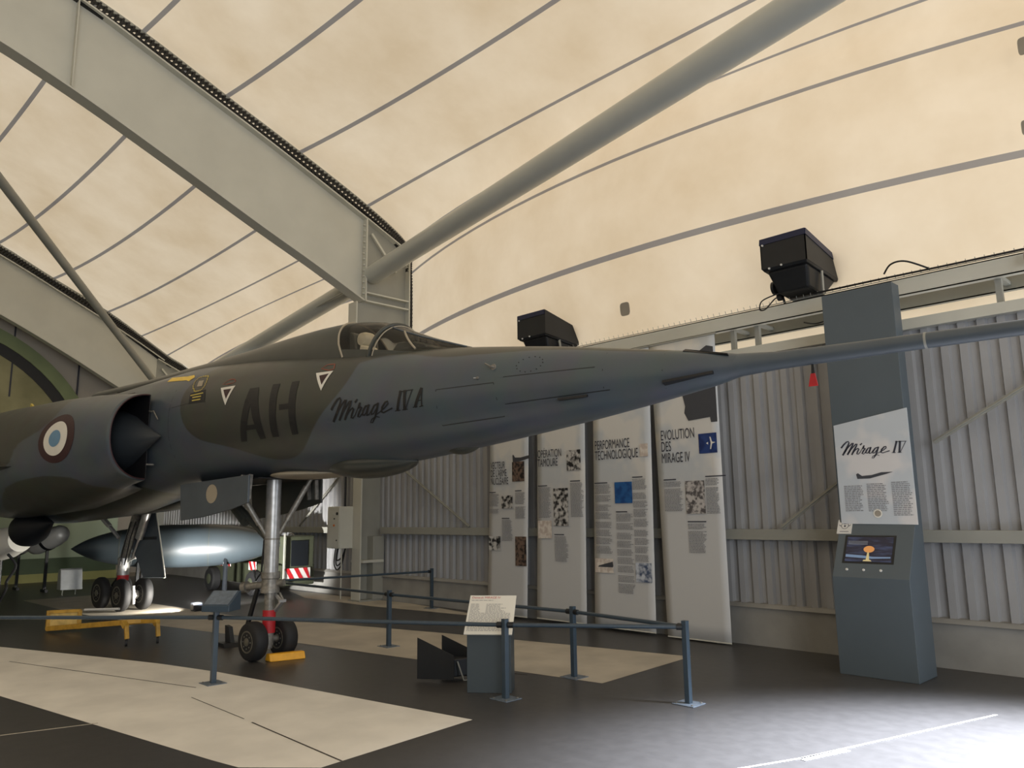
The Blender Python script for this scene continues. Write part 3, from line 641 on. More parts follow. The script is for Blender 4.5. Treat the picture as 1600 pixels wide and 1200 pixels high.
# eaves beam, second rail, brackets
def beam(name, x0, x1, y, z0, z1, d, m, label, cat):
    b = MB(); b.box(x0, x1, y, y + 0.012, z0, z1); b.box(x0, x1, y, y + d, z1 - 0.012, z1); b.box(x0, x1, y, y + d, z0, z0 + 0.012)
    return tag(b.build(name, M[m], origin=(x0, y, z0)), label, cat)
beam('eaves_beam', -13.1, 2.0, 9.0, 4.02, 4.215, 0.10, 'steel', 'pale steel beam running under the membrane, carrying the floodlights', 'beam')
beam('eaves_rail', -13.1, 2.0, 9.52, 3.98, 4.18, 0.08, 'steel_d', 'darker steel rail behind the pale beam above the wall', 'beam')
for i, x in enumerate((-12.0, -10.0, -8.0, -6.2, -5.1, -4.75, -2.0, -0.4)):
    b = MB(); b.box(x - 0.03, x + 0.03, 9.06, 9.56, 4.03, 4.07); b.box(x - 0.03, x + 0.03, 9.10, 9.16, 3.74, 4.05)
    if i in (4, 5, 6):
        tag(b.build('bracket', M['steel_d'], origin=(x, 9.1, 3.74)), ('steel bracket under the beam left of the larger floodlight', 'steel bracket between large floodlight and tall display stand', 'steel bracket under the beam right of the display stand')[i - 4], 'bracket', 'brackets under the eaves beam')
    else:
        tag(b.build('bracket', M['steel_d'], origin=(x, 9.1, 3.74)), 'steel bracket joining eaves beam and wall top', 'bracket', 'brackets under the eaves beam')
# spike strip and cable along the beam
s = MB()
s.tube([(-9.0, 9.02, 4.235), (1.5, 9.02, 4.235)], 0.006, n=5)
x = -9.0
while x < 1.5:
    s.tube([(x, 9.02, 4.235), (x, 9.0, 4.28)], 0.0035, n=4); x += 0.09
o = s.build('bird_spikes', M['steel_d'], origin=(-9, 9.02, 4.22)); tag(o, 'thin wire spike strip along the top of the pale beam', 'spikes')
def cable(pts, r, label, name='cable', m='black', cat='cable', n=6, parent=None):
    ks = [tuple(p) for p in pts]
    path = [catmull(ks, (len(ks) - 1) * i / (8 * len(ks))) for i in range(8 * len(ks) + 1)]
    b = MB(); b.tube(path, r, n=n)
    if parent is not None: return b.build(name, M[m], parent, smooth=True)
    return tag(b.build(name, M[m], origin=pts[0], smooth=True), label, cat)
cable([(-3.9, 8.97, 4.25), (-3.2, 8.97, 4.25), (-2.2, 8.98, 4.245), (-0.6, 8.98, 4.24)], 0.012, 'black cable lying on top of the pale beam')
cable([(-3.05, 8.9, 4.28), (-2.95, 8.85, 4.36), (-2.8, 8.86, 4.36), (-2.6, 8.95, 4.25)], 0.010, 'short black cable loop above the tall display stand')
cable([(-4.2, 9.3, 4.0), (-4.0, 9.2, 3.93), (-3.8, 9.25, 3.97), (-3.62, 9.2, 3.93), (-3.5, 9.3, 4.0)], 0.010, 'black cable hanging under beam left of display stand')
# membrane patches
def patch(c, u, v, w, h, label):
    b = MB(); c = Vector(c); u = Vector(u).normalized(); v = Vector(v).normalized()
    pts = []
    for k in range(24):
        a = 2 * math.pi * k / 24; ca, sa = math.cos(a), math.sin(a)
        pts.append(c + u * (w / 2 * math.copysign(abs(ca) ** 0.5, ca)) + v * (h / 2 * math.copysign(abs(sa) ** 0.5, sa)))
    b.prism(pts, u.cross(v) * 0.01)
    tag(b.build('membrane_patch', M['grille'], origin=c), label, 'patch', 'grey patches on the membrane')
patch((-6.72, 8.92, 4.62), (1, 0, 0), (0, -0.1, 1), 0.17, 0.2, 'rounded grey patch on membrane right of the smaller floodlight')
patch((-1.62, 8.86, 4.13), (1, 0, 0), (0, 0, 1), 0.16, 0.12, 'small grey patch at right edge above the pale beam')

patch((-1.54, 9.3, 6.57), (1, 0, 0), (0, 0, 1), 0.10, 0.2, 'upper dark oval patch at the right edge, beside a roof seam')
patch((-1.60, 9.2, 5.61), (1, 0, 0), (0, 0, 1), 0.07, 0.16, 'middle small patch on membrane at the right picture edge')
# ------------------------------------------------------------------ floodlights on the beam
def floodlight(x0, y0, z0, w_, d_, label):
    """x0,y0,z0: lower front left corner of the hood; the open hood faces up and slightly back to the membrane"""
    t = thing('floodlight', (x0 + w_ / 2, 9.0, 4.215), label, 'floodlight', 'black floodlights on the eaves beam')
    hh = 0.38; dz = -0.085
    def P(u, v, h): return Vector((x0 + u * w_, y0 + v * d_, z0 + h + dz * v))
    def hexa(lo, hi):
        b = MB(); b.add([P(u, v, h) for (u0, u1, v0, v1, h) in (lo, hi) for u, v in ((u0, v0), (u1, v0), (u1, v1), (u0, v1))], [(0, 3, 2, 1), (4, 5, 6, 7), (0, 1, 5, 4), (1, 2, 6, 5), (2, 3, 7, 6), (3, 0, 4, 7)]); return b
    b = MB()
    c4 = ((0, 0), (1, 0), (1, 1), (0, 1))
    for k in range(4):
        (a0, b0), (a1, b1) = c4[k], c4[(k + 1) % 4]
        top = 0.38 if True else 0
        b.add([P(a0, b0, 0), P(a1, b1, 0), P(a1, b1, top - 0.10 * b1), P(a0, b0, top - 0.10 * b0)], [(0, 1, 2, 3)])
    hb = b.build('hood', M['blackp'], t); md = hb.modifiers.new('s', 'SOLIDIFY'); md.thickness = 0.012; md.offset = -1
    b = MB()
    for k in range(4):
        (a0, b0), (a1, b1) = c4[k], c4[(k + 1) % 4]
        b.bar(P(a0, b0, 0.345 - 0.10 * b0), P(a1, b1, 0.345 - 0.10 * b1), 0.016, 0.075)
    b.build('rim', M['navy'], t)
    hexa((0.03, 0.97, 0.03, 0.97, -0.025), (0.0, 1.0, 0.0, 1.0, 0.005)).build('bottom_frame', M['blackp'], t, bevel=0.004)
    hexa((0.16, 0.84, 0.22, 0.66, -0.27), (0.05, 0.95, 0.08, 0.92, -0.02)).build('lamp_body', M['blackp'], t, bevel=0.03)
    b = MB(); b.tube([P(-0.0, 0.30, -0.16), P(0.06, 0.30, -0.16)], 0.085, n=18); b.tube([P(0.0, 0.42, -0.24), P(0.10, 0.42, -0.24)], 0.05, n=14); b.build('end_cap', M['blackp'], t)
    for u in (1.0, 0.0):
        b = MB(); b.bar(P(u, 0.42, -0.03), P(0.5 + (u - 0.5) * 0.86, 0.52, 4.235 - z0 - dz * .52), 0.045, 0.012, (1, 0, 0)); b.build('yoke', M['steel_d' if u else 'blackp'], t)
    b = MB(); b.bar(P(0.05, 0.52, 4.228 - z0 - dz * .52), P(0.95, 0.52, 4.228 - z0 - dz * .52), 0.05, 0.010); b.build('yoke_base', M['blackp'], t)
    for u, v, h in ((0.45, 0, 0.0), (0.18, 0, -0.01), (0.06, 0, 0.30)):
        b = MB(); b.lathe(P(u, v, h), (0, -1, 0), [(0, .013), (.012, .013)], n=8); b.build('clip', M['paper'], t)
    cable([P(.2, .3, -.24), P(.10, .2, -.28), P(-.12, .1, -.36), P(-.18, .1, -.46), P(-.05, .1, -.47), P(.10, .2, -.33), P(.16, .3, -.30)], 0.009, '', parent=t)
    return t
floodlight(-4.37, 8.6, 4.585, 0.58, 0.93, 'larger black floodlight on beam, just left of tall display stand')
floodlight(-8.66, 8.6, 4.45, 0.60, 0.80, 'smaller-looking black floodlight seen above the bomber nose')

# ------------------------------------------------------------------ banners and panels
def put_text(body, size, x, z, y, m, name, parent, align='LEFT', sx=1.0, line=0.8, shear=0, offset=0.0):
    vs, fs = text_mesh(body, size, align, line=line, shear=shear, offset=offset)
    b = MB(); b.add([(x + v.x * sx, y, z + v.y) for v in vs], fs)
    return b.build(name, M[m], parent, recalc=False)
def lines_block(x0, x1, z1, n, y, parent, pitch=0.019, m='greyink', head=None, seed=0, gaps=()):
    rnd = random.Random(seed); b = MB(); cnt = 0
    if head:
        hb = MB(); hb.box(x0, x0 + head, y - 0.0006, y, z1 + 0.022, z1 + 0.036); hb.build('subheading', M['ink'], parent)
    for i in range(n + 1):
        if i in gaps or i == n:
            if cnt: b.build('text_paragraph', M[m], parent)
            b = MB(); cnt = 0
            continue
        x = x0; end = x1 - rnd.random() * (x1 - x0) * 0.22; cnt += 1
        while x < end:
            wl = 0.010 + rnd.random() * 0.035
            b.box(x, min(x + wl, end), y - 0.0006, y, z1 - i * pitch - 0.0085, z1 - i * pitch)
            x += wl + 0.006
def picture(x0, x1, z0, z1, y, m, parent, name='picture'):
    b = MB(); b.box(x0, x1, y - 0.001, y, z0, z1); return b.build(name, M[m], parent)
BY = 8.85
def banner(x0, x1, xt0, xt1, z0, label):
    t = thing('banner', ((x0 + x1) / 2, BY, z0), label, 'banner', 'hanging white banners along the wall')
    b = MB(); rows = []
    for j in range(21):
        q = j / 20; z = z0 + (3.96 - z0) * q; row = []
        for i in range(9):
            r = i / 8; xa = x0 + (xt0 - x0) * q; xb = x1 + (xt1 - x1) * q
            row.append(Vector((xa + (xb - xa) * r, BY + 0.004 * math.sin(3 * q + r * 2), z)))
        rows.append(row)
    b.grid(rows); o = b.build('sheet', [M['banner_print']], t, smooth=True)
    md = o.modifiers.new('s', 'SOLIDIFY'); md.thickness = 0.003; md.offset = -1
    b = MB(); b.tube([(xt0 - 0.02, BY, 3.97), (xt1 + 0.02, BY, 3.97)], 0.015, n=10); b.build('hanging_rod', M['steel_d'], t)
    b = MB(); b.tube([(x0, BY, z0 + 0.005), (x1, BY, z0 + 0.005)], 0.008, n=8); b.build('bottom_bar', M['steel'], t)
    return t
m = cloudy('banner_print', lin((205, 203, 198)), lin((186, 190, 193)), 1.25)
# keep the clouds to the upper part: fade to plain board below 1.4 m
nt = m.node_tree; bs = nt.nodes['Principled BSDF']
src = bs.inputs['Base Color'].links[0].from_socket
tcn = nt.nodes.new('ShaderNodeTexCoord'); sep = nt.nodes.new('ShaderNodeSeparateXYZ'); nt.links.new(tcn.outputs['Object'], sep.inputs[0])
mr = nt.nodes.new('ShaderNodeMapRange'); mr.inputs[1].default_value = 1.7; mr.inputs[2].default_value = 2.2; nt.links.new(sep.outputs['Z'], mr.inputs[0])
mxn = nt.nodes.new('ShaderNodeMix'); mxn.data_type = 'RGBA'; nt.links.new(mr.outputs[0], mxn.inputs[0])
mxn.inputs[6].default_value = lin((190, 190, 189)) + (1,); nt.links.new(src, mxn.inputs[7]); nt.links.new(mxn.outputs[2], bs.inputs['Base Color'])
M['banner_print'] = m
FY = BY - 0.012
def prism_face(pts, parent, name, m, y=None):
    b = MB(); b.prism([(x, (FY if y is None else y), z) for x, z in pts], (0, 0.001, 0)); return b.build(name, M[m], parent)
b1 = banner(-9.72, -8.80, -9.58, -8.66, 0.04, 'leftmost hanging banner, headed VECTEUR DE L\'ARME NUCLÉAIRE')
put_text("VECTEUR\nDE L'ARME\nNUCLÉAIRE", 0.165, -9.605, 2.40, FY, 'ink', 'heading', b1, sx=0.50)
picture(-9.08, -8.80, 2.17, 2.49, FY, 'ph_dark', b1)
lines_block(-9.64, -9.40, 1.98, 17, FY, b1, head=0.16, seed=1, gaps=(11, 12))
lines_block(-9.34, -9.08, 1.55, 18, FY, b1, head=0.18, seed=2)
lines_block(-9.02, -8.78, 1.99, 22, FY, b1, head=0.15, seed=3, gaps=(10, 11))
picture(-9.34, -9.08, 1.74, 1.95, FY, 'ph_bw', b1)
picture(-9.66, -9.38, 1.06, 1.29, FY, 'ph_bw', b1)
picture(-9.03, -8.78, 0.83, 1.29, FY, 'ph_dark', b1)
prism_face([(-9.07, 2.60), (-9.06, 2.49), (-8.93, 2.49), (-8.69, 2.53), (-8.69, 2.58), (-8.88, 2.555), (-9.01, 2.56), (-9.05, 2.61)], b1, 'aircraft_silhouette', 'silh')
b2 = banner(-8.58, -7.58, -8.48, -7.48, 0.05, 'second hanging banner from left, headed OPÉRATION TAMOURÉ')
put_text("OPÉRATION\nTAMOURÉ", 0.175, -8.50, 2.52, FY, 'ink', 'heading', b2, sx=0.53)
picture(-7.88, -7.60, 2.29, 2.60, FY, 'ph_bw', b2)
lines_block(-8.50, -8.22, 2.05, 25, FY, b2, head=0.2, seed=4)
lines_block(-7.82, -7.55, 2.10, 27, FY, b2, head=0.2, seed=5)
lines_block(-8.17, -7.88, 1.30, 20, FY, b2, head=0.2, seed=6)
picture(-8.17, -7.87, 1.46, 2.03, FY, 'ph_bw', b2)
picture(-8.51, -8.22, 1.27, 1.54, FY, 'ph_beige', b2)
prism_face([(-8.15, 3.26), (-7.5, 3.40), (-7.5, 3.22), (-7.8, 3.12), (-7.95, 3.14), (-8.13, 3.12)], b2, 'aircraft_silhouette', 'silh')
b3 = banner(-7.42, -6.36, -7.32, -6.28, 0.04, 'third hanging banner, headed PERFORMANCE TECHNOLOGIQUE')
put_text("PERFORMANCE\nTECHNOLOGIQUE", 0.19, -7.32, 2.57, FY, 'ink', 'heading', b3, sx=0.49)
picture(-6.50, -6.36, 2.42, 2.60, FY, 'ph_beige', b3)
lines_block(-7.34, -7.04, 2.05, 52, FY, b3, head=0.24, seed=7, gaps=(7, 13, 14, 20, 26, 27, 33, 39, 45))
lines_block(-6.96, -6.66, 1.63, 58, FY, b3, head=0.2, seed=8, gaps=(6, 12, 13, 19, 25, 31, 37, 43, 44, 50))
lines_block(-6.65, -6.40, 2.11, 66, FY, b3, head=0.18, seed=9, gaps=(8, 9, 15, 21, 28, 35, 36, 42, 48, 54, 60))
picture(-6.97, -6.66, 1.78, 2.08, FY, 'ph_blue', b3)
picture(-7.37, -7.04, 0.80, 1.00, FY, 'ph_beige', b3)
prism_face([(-7.30, 0.90), (-7.05, 0.96), (-7.04, 0.90), (-7.05, 0.88), (-7.32, 0.88)], b3, 'aircraft_silhouette', 'silh', FY - 0.002)
picture(-6.65, -6.38, 0.70, 0.96, FY, 'ph_sea', b3)
prism_face([(-7.35, 3.26), (-6.8, 3.36), (-6.45, 3.38), (-6.3, 3.44), (-6.9, 3.42), (-7.35, 3.42)], b3, 'aircraft_silhouette', 'silh')
b4 = banner(-6.17, -5.23, -6.26, -5.22, 0.02, 'rightmost and nearest banner, headed EVOLUTION DES MIRAGE IV')
put_text("EVOLUTION\nDES\nMIRAGE IV", 0.195, -6.14, 2.62, FY, 'ink', 'heading', b4, sx=0.50)
picture(-5.54, -5.27, 2.40, 2.66, FY, 'ph_navy', b4)
lines_block(-6.12, -5.82, 2.05, 21, FY, b4, head=0.2, seed=10, gaps=(4,))
lines_block(-5.47, -5.27, 2.07, 24, FY, b4, head=0.3, seed=11, gaps=(5,))
lines_block(-5.77, -5.49, 1.49, 20, FY, b4, head=0.28, seed=12, gaps=(4,))
picture(-5.78, -5.49, 1.62, 2.05, FY, 'ph_grey', b4)
# white plane on the navy picture
prism_face([(-5.36, 2.53), (-5.375, 2.61), (-5.36, 2.61), (-5.34, 2.545), (-5.29, 2.535), (-5.34, 2.52), (-5.36, 2.45), (-5.375, 2.45)], b4, 'plane_motif', 'white', FY - 0.002)
prism_face([(-5.43, 2.53), (-5.40, 2.545), (-5.40, 2.51)], b4, 'plane_motif', 'white', FY - 0.002)
prism_face([(-5.76, 3.22), (-5.72, 3.05), (-5.74, 2.96), (-5.68, 2.85), (-5.35, 2.87), (-5.34, 2.80), (-5.245, 2.80), (-5.245, 3.60), (-5.76, 3.46), (-5.76, 3.26)], b4, 'aircraft_silhouette', 'silh')
prism_face([(-5.95, 3.62), (-5.6, 3.70), (-5.35, 3.83), (-5.25, 3.80), (-5.25, 3.70)], b4, 'aircraft_silhouette', 'silh')

# ------------------------------------------------------------------ tall display stand
kt = thing('display_stand', (-3.2, 8.3, 0), 'tall slate-blue display stand with screen and white Mirage IV panel', 'stand')
def xprism(pts, x0, x1, name, m, parent, bevel=0.004):
    b = MB(); b.prism([(x0, y, z) for y, z in pts], (x1 - x0, 0, 0)); return b.build(name, M[m], parent, bevel=bevel)
xprism([(8.12, 0.0), (8.62, 0.0), (8.62, 4.04), (8.42, 4.04), (8.42, 1.50), (8.12, 0.965)], -3.58, -2.82, 'cabinet', 'kiosk', kt)
KY = 8.41
b = MB(); b.prism([(-3.56, KY, 1.50), (-2.79, KY, 1.49), (-2.79, KY, 2.68), (-3.56, KY, 2.56)], (0, 0.012, 0)); pn = b.build('panel', M['kprint'] if 'kprint' in M else M['sky_print'], kt)
KF = KY - 0.003
def kribbon(data, y, name, m, parent):
    b = MB()
    for st in data:
        vs = []
        for l, r in st: vs += [(l[0], y, l[1]), (r[0], y, r[1])]
        b.add(vs, [(2 * i, 2 * i + 1, 2 * i + 3, 2 * i + 2) for i in range(len(st) - 1)])
    return b.build(name, M[m], parent, recalc=False)
kribbon(DEC['kiosk_script'], KF, 'name_lettering', 'ink', kt)
prism_face([(-3.36, 2.02), (-3.35, 1.97), (-3.22, 1.97), (-3.05, 2.01), (-2.98, 2.03), (-3.1, 2.03), (-3.2, 2.005), (-3.3, 2.00), (-3.34, 2.03)], kt, 'aircraft_silhouette', 'silh', KF)
lines_block(-3.50, -3.30, 1.90, 15, KF, kt, pitch=0.0185, seed=21)
lines_block(-3.26, -3.05, 1.915, 16, KF, kt, pitch=0.0185, seed=22)
lines_block(-3.01, -2.81, 1.925, 19, KF, kt, pitch=0.0185, seed=23)
b = MB(); b.lathe((-3.17, KF - 0.001, 1.605), (0, -1, 0), [(0, 0.0), (0, 0.045), (0.002, 0.045), (0.002, 0.033), (0.0025, 0.033)], n=24); b.build('round_logo', M['white'], kt)
b = MB(); b.lathe((-3.17, KF - 0.003, 1.605), (0, -1, 0), [(0, 0.0), (0, 0.032), (0.0015, 0.032)], n=24); b.build('logo_centre', M['grille'], kt)
# sloping face things
SN = Vector((0, -(1.50 - 0.965), 0.30)).normalized()      # outward normal of slope (towards viewer and up)
SU = Vector((0, 0.30, 0.535)).normalized()
def slope_pt(x, q, off=0.0):
    return Vector((x, 8.12, 0.965)) + SU * q + SN * off
SN = Vector((0, -0.535, 0.30)).normalized()
def slope_quad(x0, x1, q0, q1, off, th, name, m, parent, skew=0.0):
    b = MB(); b.prism([slope_pt(x0, q0, off), slope_pt(x1, q0, off), slope_pt(x1 + skew, q1, off), slope_pt(x0 + skew, q1, off)], SN * th)
    return b.build(name, M[m], parent)
slope_quad(-3.50, -2.985, 0.155, 0.475, 0.0, 0.002, 'screen_bezel', 'blackp', kt)
scr = mat('screen_picture', (0.01, 0.012, 0.03), 0.25)
nt = scr.node_tree; bs = nt.nodes['Principled BSDF']
tcn = nt.nodes.new('ShaderNodeTexCoord'); nz = nt.nodes.new('ShaderNodeTexNoise'); nz.inputs['Scale'].default_value = 6
mp = nt.nodes.new('ShaderNodeMapping'); mp.inputs['Scale'].default_value = (1, 6, 6)
nt.links.new(tcn.outputs['Object'], mp.inputs[0]); nt.links.new(mp.outputs[0], nz.inputs[0])
rr = nt.nodes.new('ShaderNodeValToRGB'); rr.color_ramp.elements[0].color = (0.003, 0.003, 0.008, 1); rr.color_ramp.elements[1].color = (0.035, 0.05, 0.10, 1)
rr.color_ramp.elements[0].position = 0.45; rr.color_ramp.elements[1].position = 0.75
nt.links.new(nz.outputs['Fac'], rr.inputs[0]); nt.links.new(rr.outputs[0], bs.inputs['Emission Color']); bs.inputs['Emission Strength'].default_value = 1.0
M['screen'] = scr
M['fire'] = emit('screen_fire', (1.0, 0.42, 0.12), 0.75); M['glow'] = emit('screen_glow', (0.95, 0.75, 0.35), 0.7); M['icon'] = emit('screen_text', (0.6, 0.62, 0.66), 0.35)
M['horizon'] = emit('screen_horizon', (0.35, 0.5, 0.75), 0.5)
sc_ = slope_quad(-3.475, -3.01, 0.175, 0.455, 0.002, 0.002, 'screen', 'screen', kt)
def spoly(pts, name, m, parent, off=0.005):
    b = MB(); b.prism([slope_pt(x, q, off) for x, q in pts], SN * 0.0006); return b.build(name, M[m], parent)
spoly([(-3.47, 0.225), (-3.2, 0.21), (-3.02, 0.22), (-3.02, 0.235), (-3.2, 0.232), (-3.3, 0.245), (-3.47, 0.255)], 'image_horizon', 'horizon', sc_)
spoly([(-3.24 + 0.055 * math.cos(a * math.pi / 8), 0.315 + 0.038 * math.sin(a * math.pi / 8)) for a in range(16)], 'image_cloud', 'fire', sc_, 0.006)
spoly([(-3.262, 0.182), (-3.225, 0.182), (-3.238, 0.29), (-3.252, 0.29)], 'image_stem', 'glow', sc_, 0.006)
spoly([(-3.29, 0.180), (-3.20, 0.180), (-3.215, 0.196), (-3.28, 0.196)], 'image_base', 'glow', sc_, 0.0065)
for q in (0.40, 0.385, 0.37): spoly([(-3.46, q), (-3.26, q), (-3.26, q + 0.005), (-3.46, q + 0.005)], 'caption_line', 'icon', sc_)
for x in (-3.44, -3.27, -3.10):
    b = MB(); b.lathe(slope_pt(x, 0.085), SN, [(0, 0.0), (0, 0.014), (0.008, 0.012), (0.010, 0.0)], n=16); b.build('button', M['paper'], kt, smooth=True)
lc = slope_quad(-3.60, -3.445, 0.49, 0.655, 0.002, 0.004, 'logo_card', 'paper', kt, 0.0)
def ring(cx, q, r0, r1, name, m, parent, off=0.007, n=28):
    b = MB(); vs = []
    for k in range(n):
        a = 2 * math.pi * k / n
        vs += [slope_pt(cx + r0 * math.cos(a), q + r0 * math.sin(a), off), slope_pt(cx + r1 * math.cos(a), q + r1 * math.sin(a), off)]
    b.add(vs, [(2 * k, 2 * k + 1, (2 * k + 3) % (2 * n), (2 * k + 2) % (2 * n)) for k in range(n)]); return b.build(name, M[m], parent, recalc=False)
ring(-3.522, 0.585, 0.034, 0.039, 'logo_ring', 'ink', lc)
spoly([(-3.54, 0.603), (-3.505, 0.603), (-3.505, 0.611), (-3.54, 0.611)], 'logo_mark', 'ink', lc, 0.007)
spoly([(-3.528, 0.57), (-3.515, 0.57), (-3.51, 0.59), (-3.532, 0.59)], 'logo_mark', 'ink', lc, 0.007)
spoly([(-3.59, 0.60), (-3.56, 0.588), (-3.56, 0.575), (-3.575, 0.58)], 'logo_wing', 'greyink', lc, 0.007)
spoly([(-3.455, 0.60), (-3.485, 0.588), (-3.485, 0.575), (-3.47, 0.58)], 'logo_wing', 'greyink', lc, 0.007)
spoly([(-3.57, 0.512), (-3.475, 0.512), (-3.475, 0.520), (-3.57, 0.520)], 'logo_caption', 'greyink', lc, 0.007)

# ------------------------------------------------------------------ barrier posts and rails
POSTS = {'A': (-4.0, 6.0, 'right-hand corner post of the blue-grey barrier, nearest the banners'),
         'B': (-5.31, 5.05, 'barrier post standing right beside the grey plinth sign'),
         'C': (-5.47, 6.17, 'barrier post on the pale floor between plinth sign and right corner post'),
         'D': (-8.46, 5.99, 'barrier post on the pale floor behind the nose wheels'),
         'E': (-11.24, 8.88, 'barrier post against the wall plinth left of the first banner'),
         'F': (-7.97, 3.50, 'barrier post on pale floor that carries the sloping blue reading box'),
         'H': (-11.72, 5.97, 'barrier post hidden behind the nose gear strut')}
RH = 0.68
def post(k):
    x, y, lab = POSTS[k]
    t = thing('barrier_post', (x, y, 0), lab, 'post', 'blue-grey barrier posts')
    b = MB(); b.box(x - 0.025, x + 0.025, y - 0.025, y + 0.025, 0.006, 0.70 if k != 'F' else 0.712); b.build('upright', M['rail'], t, bevel=0.004)
    b = MB(); b.box(x - 0.11, x + 0.11, y - 0.10, y + 0.10, 0.0, 0.008); b.build('base_plate', M['railbase'], t, bevel=0.002)
    for dx, dy in ((-0.08, -0.07), (0.08, 0.07), (0.08, -0.07), (-0.08, 0.07)):
        b = MB(); b.lathe((x + dx, y + dy, 0.008), (0, 0, 1), [(0, 0.009), (0.008, 0.009)], n=6); b.build('bolt', M['alud'], t)
for k in POSTS: post(k)
def rail(a, b_, lab, h=0.645):
    pa = Vector((POSTS[a][0], POSTS[a][1], h)) if isinstance(a, str) else Vector(a + (h,))
    pb = Vector((POSTS[b_][0], POSTS[b_][1], h)) if isinstance(b_, str) else Vector(b_ + (h,))
    d = (pb - pa).normalized(); pa += d * 0.027; pb -= d * 0.027
    t = thing('barrier_rail', pa, lab, 'rail', 'blue-grey barrier rails')
    m_ = MB(); m_.tube([pa, pb], 0.019, n=14); m_.build('bar', M['rail'], t, smooth=True)
    for p_, s in ((pa, 1), (pb, -1)):
        m_ = MB(); m_.tube([p_, p_ + d * 0.05 * s], 0.027, n=14); m_.build('end_collar', M['blackp'], t, smooth=True)
rail('B', 'A', 'barrier rail from plinth sign post to the right corner post')
rail('C', 'A', 'rear barrier rail meeting the right corner post in front of banners')
rail('D', 'C', 'rear barrier rail passing behind the white plinth sign')
rail('F', 'B', 'long front barrier rail between reading box and plinth sign')
rail((-12.4, -0.28), 'F', 'front barrier rail running left out of the picture from reading box')
rail('H', 'D', 'lower rear barrier rail left of the post behind the nose wheels')
rail('H', 'E', 'rear barrier rail leading to the post against the wall')
# sloping reading boxes
def reader(x, y, lab, sc=1.0, ang=math.radians(38)):
    t = thing('reading_box', (x, y, 0.73), lab, 'reading desk', 'sloping blue reading boxes')
    ca, sa = math.cos(ang), math.sin(ang)
    def P(u, v, z): return Vector((x + u * 0.93 * ca - v * 0.93 * sa, y + u * 0.93 * sa + v * 0.93 * ca, 0.712 + (z - 0.735) * 0.95))
    b = MB(); b.prism([P(-0.16, -0.13, 0.735), P(-0.16, -0.13, 0.80), P(-0.16, 0.10, 0.935), P(-0.16, 0.13, 0.935), P(-0.16, 0.13, 0.735)], P(0.16, 0, 0) - P(-0.16, 0, 0))
    b.build('box', M['rail'], t, bevel=0.004)
    b = MB(); b.prism([P(-0.14, -0.118, 0.8095), P(0.14, -0.118, 0.8095), P(0.14, 0.092, 0.9335), P(-0.14, 0.092, 0.9335)], (0, -0.002, 0.003)); b.build('plate', M['railbase'], t)
reader(-7.93, 3.53, 'sloping blue-grey reading box on the left barrier post')
# grey plinth sign
ps = thing('plinth_sign', (-5.66, 5.2, 0), 'dark grey plinth with sloping white text board in front of the barrier', 'sign')
ang = math.radians(38); ca, sa = math.cos(ang), math.sin(ang)
def PS(u, v, z): return Vector((-5.66 + u * ca - v * sa, 5.20 + u * sa + v * ca, z))
def psbox(u0, u1, v0, v1, z0, z1, name, m, bevel=0.003):
    b = MB(); b.add([PS(u, v, z) for z in (z0, z1) for v in (v0, v1) for u in (u0, u1)], [(0, 2, 3, 1), (4, 5, 7, 6), (0, 1, 5, 4), (2, 6, 7, 3), (0, 4, 6, 2), (1, 3, 7, 5)]); return b.build(name, M[m], ps, bevel=bevel)
psbox(-0.215, 0.205, -0.12, 0.12, 0.0, 0.56, 'plinth', 'kioskd' if 'kioskd' in M else 'skingrey')
bu = Vector(PS(0, 0.19, 0.83)) - Vector(PS(0, -0.17, 0.515))
bd = (PS(1, 0, 0) - PS(0, 0, 0)); bn = bd.cross(bu).normalized()
def PB(u, q, off=0.0): return PS(0, -0.17, 0.53) + bd * u + bu * q + bn * off
b = MB(); b.prism([PB(-0.235, 0), PB(0.225, 0), PB(0.225, 1), PB(-0.235, 1)], bn * 0.012); brd = b.build('text_board', M['paper2'] if 'paper2' in M else M['paper'], ps)
bl = bu.length
def board_text(body, size, u, q, m, name, sx=1.0):
    vs, fs = text_mesh(body, size); b = MB(); b.add([PB(u + v.x * sx, q + v.y / bl, 0.0135) for v in vs], fs); b.build(name, M[m], brd, recalc=False)
board_text('Dassault MIRAGE IV', 0.036, -0.215, 0.915, 'redink', 'title', 0.95)
b = MB(); rnd = random.Random(5)
for i in range(24):
    q = 0.86 - i * 0.034
    if i in (1, 2):
        if i == 1: b.build('subtitle', M['greyink'], brd, recalc=False); b = MB()
        continue
    segs = [(-0.215, 0.19)] if i > 9 else ([(-0.215, 0.0)] if i == 0 else [(-0.215, -0.13 + rnd.random() * 0.02), (-0.06, 0.06 + rnd.random() * 0.08)])
    for u0, u1 in segs:
        u = u0
        while u < u1:
            wl = 0.012 + rnd.random() * 0.03; e_ = min(u + wl, u1)
            b.add([PB(u, q, 0.0135), PB(e_, q, 0.0135), PB(e_, q + 0.012, 0.0135), PB(u, q + 0.012, 0.0135)], [(0, 1, 2, 3)]); u += wl + 0.006
b.build('text_lines', M['greyink'], brd, recalc=False)
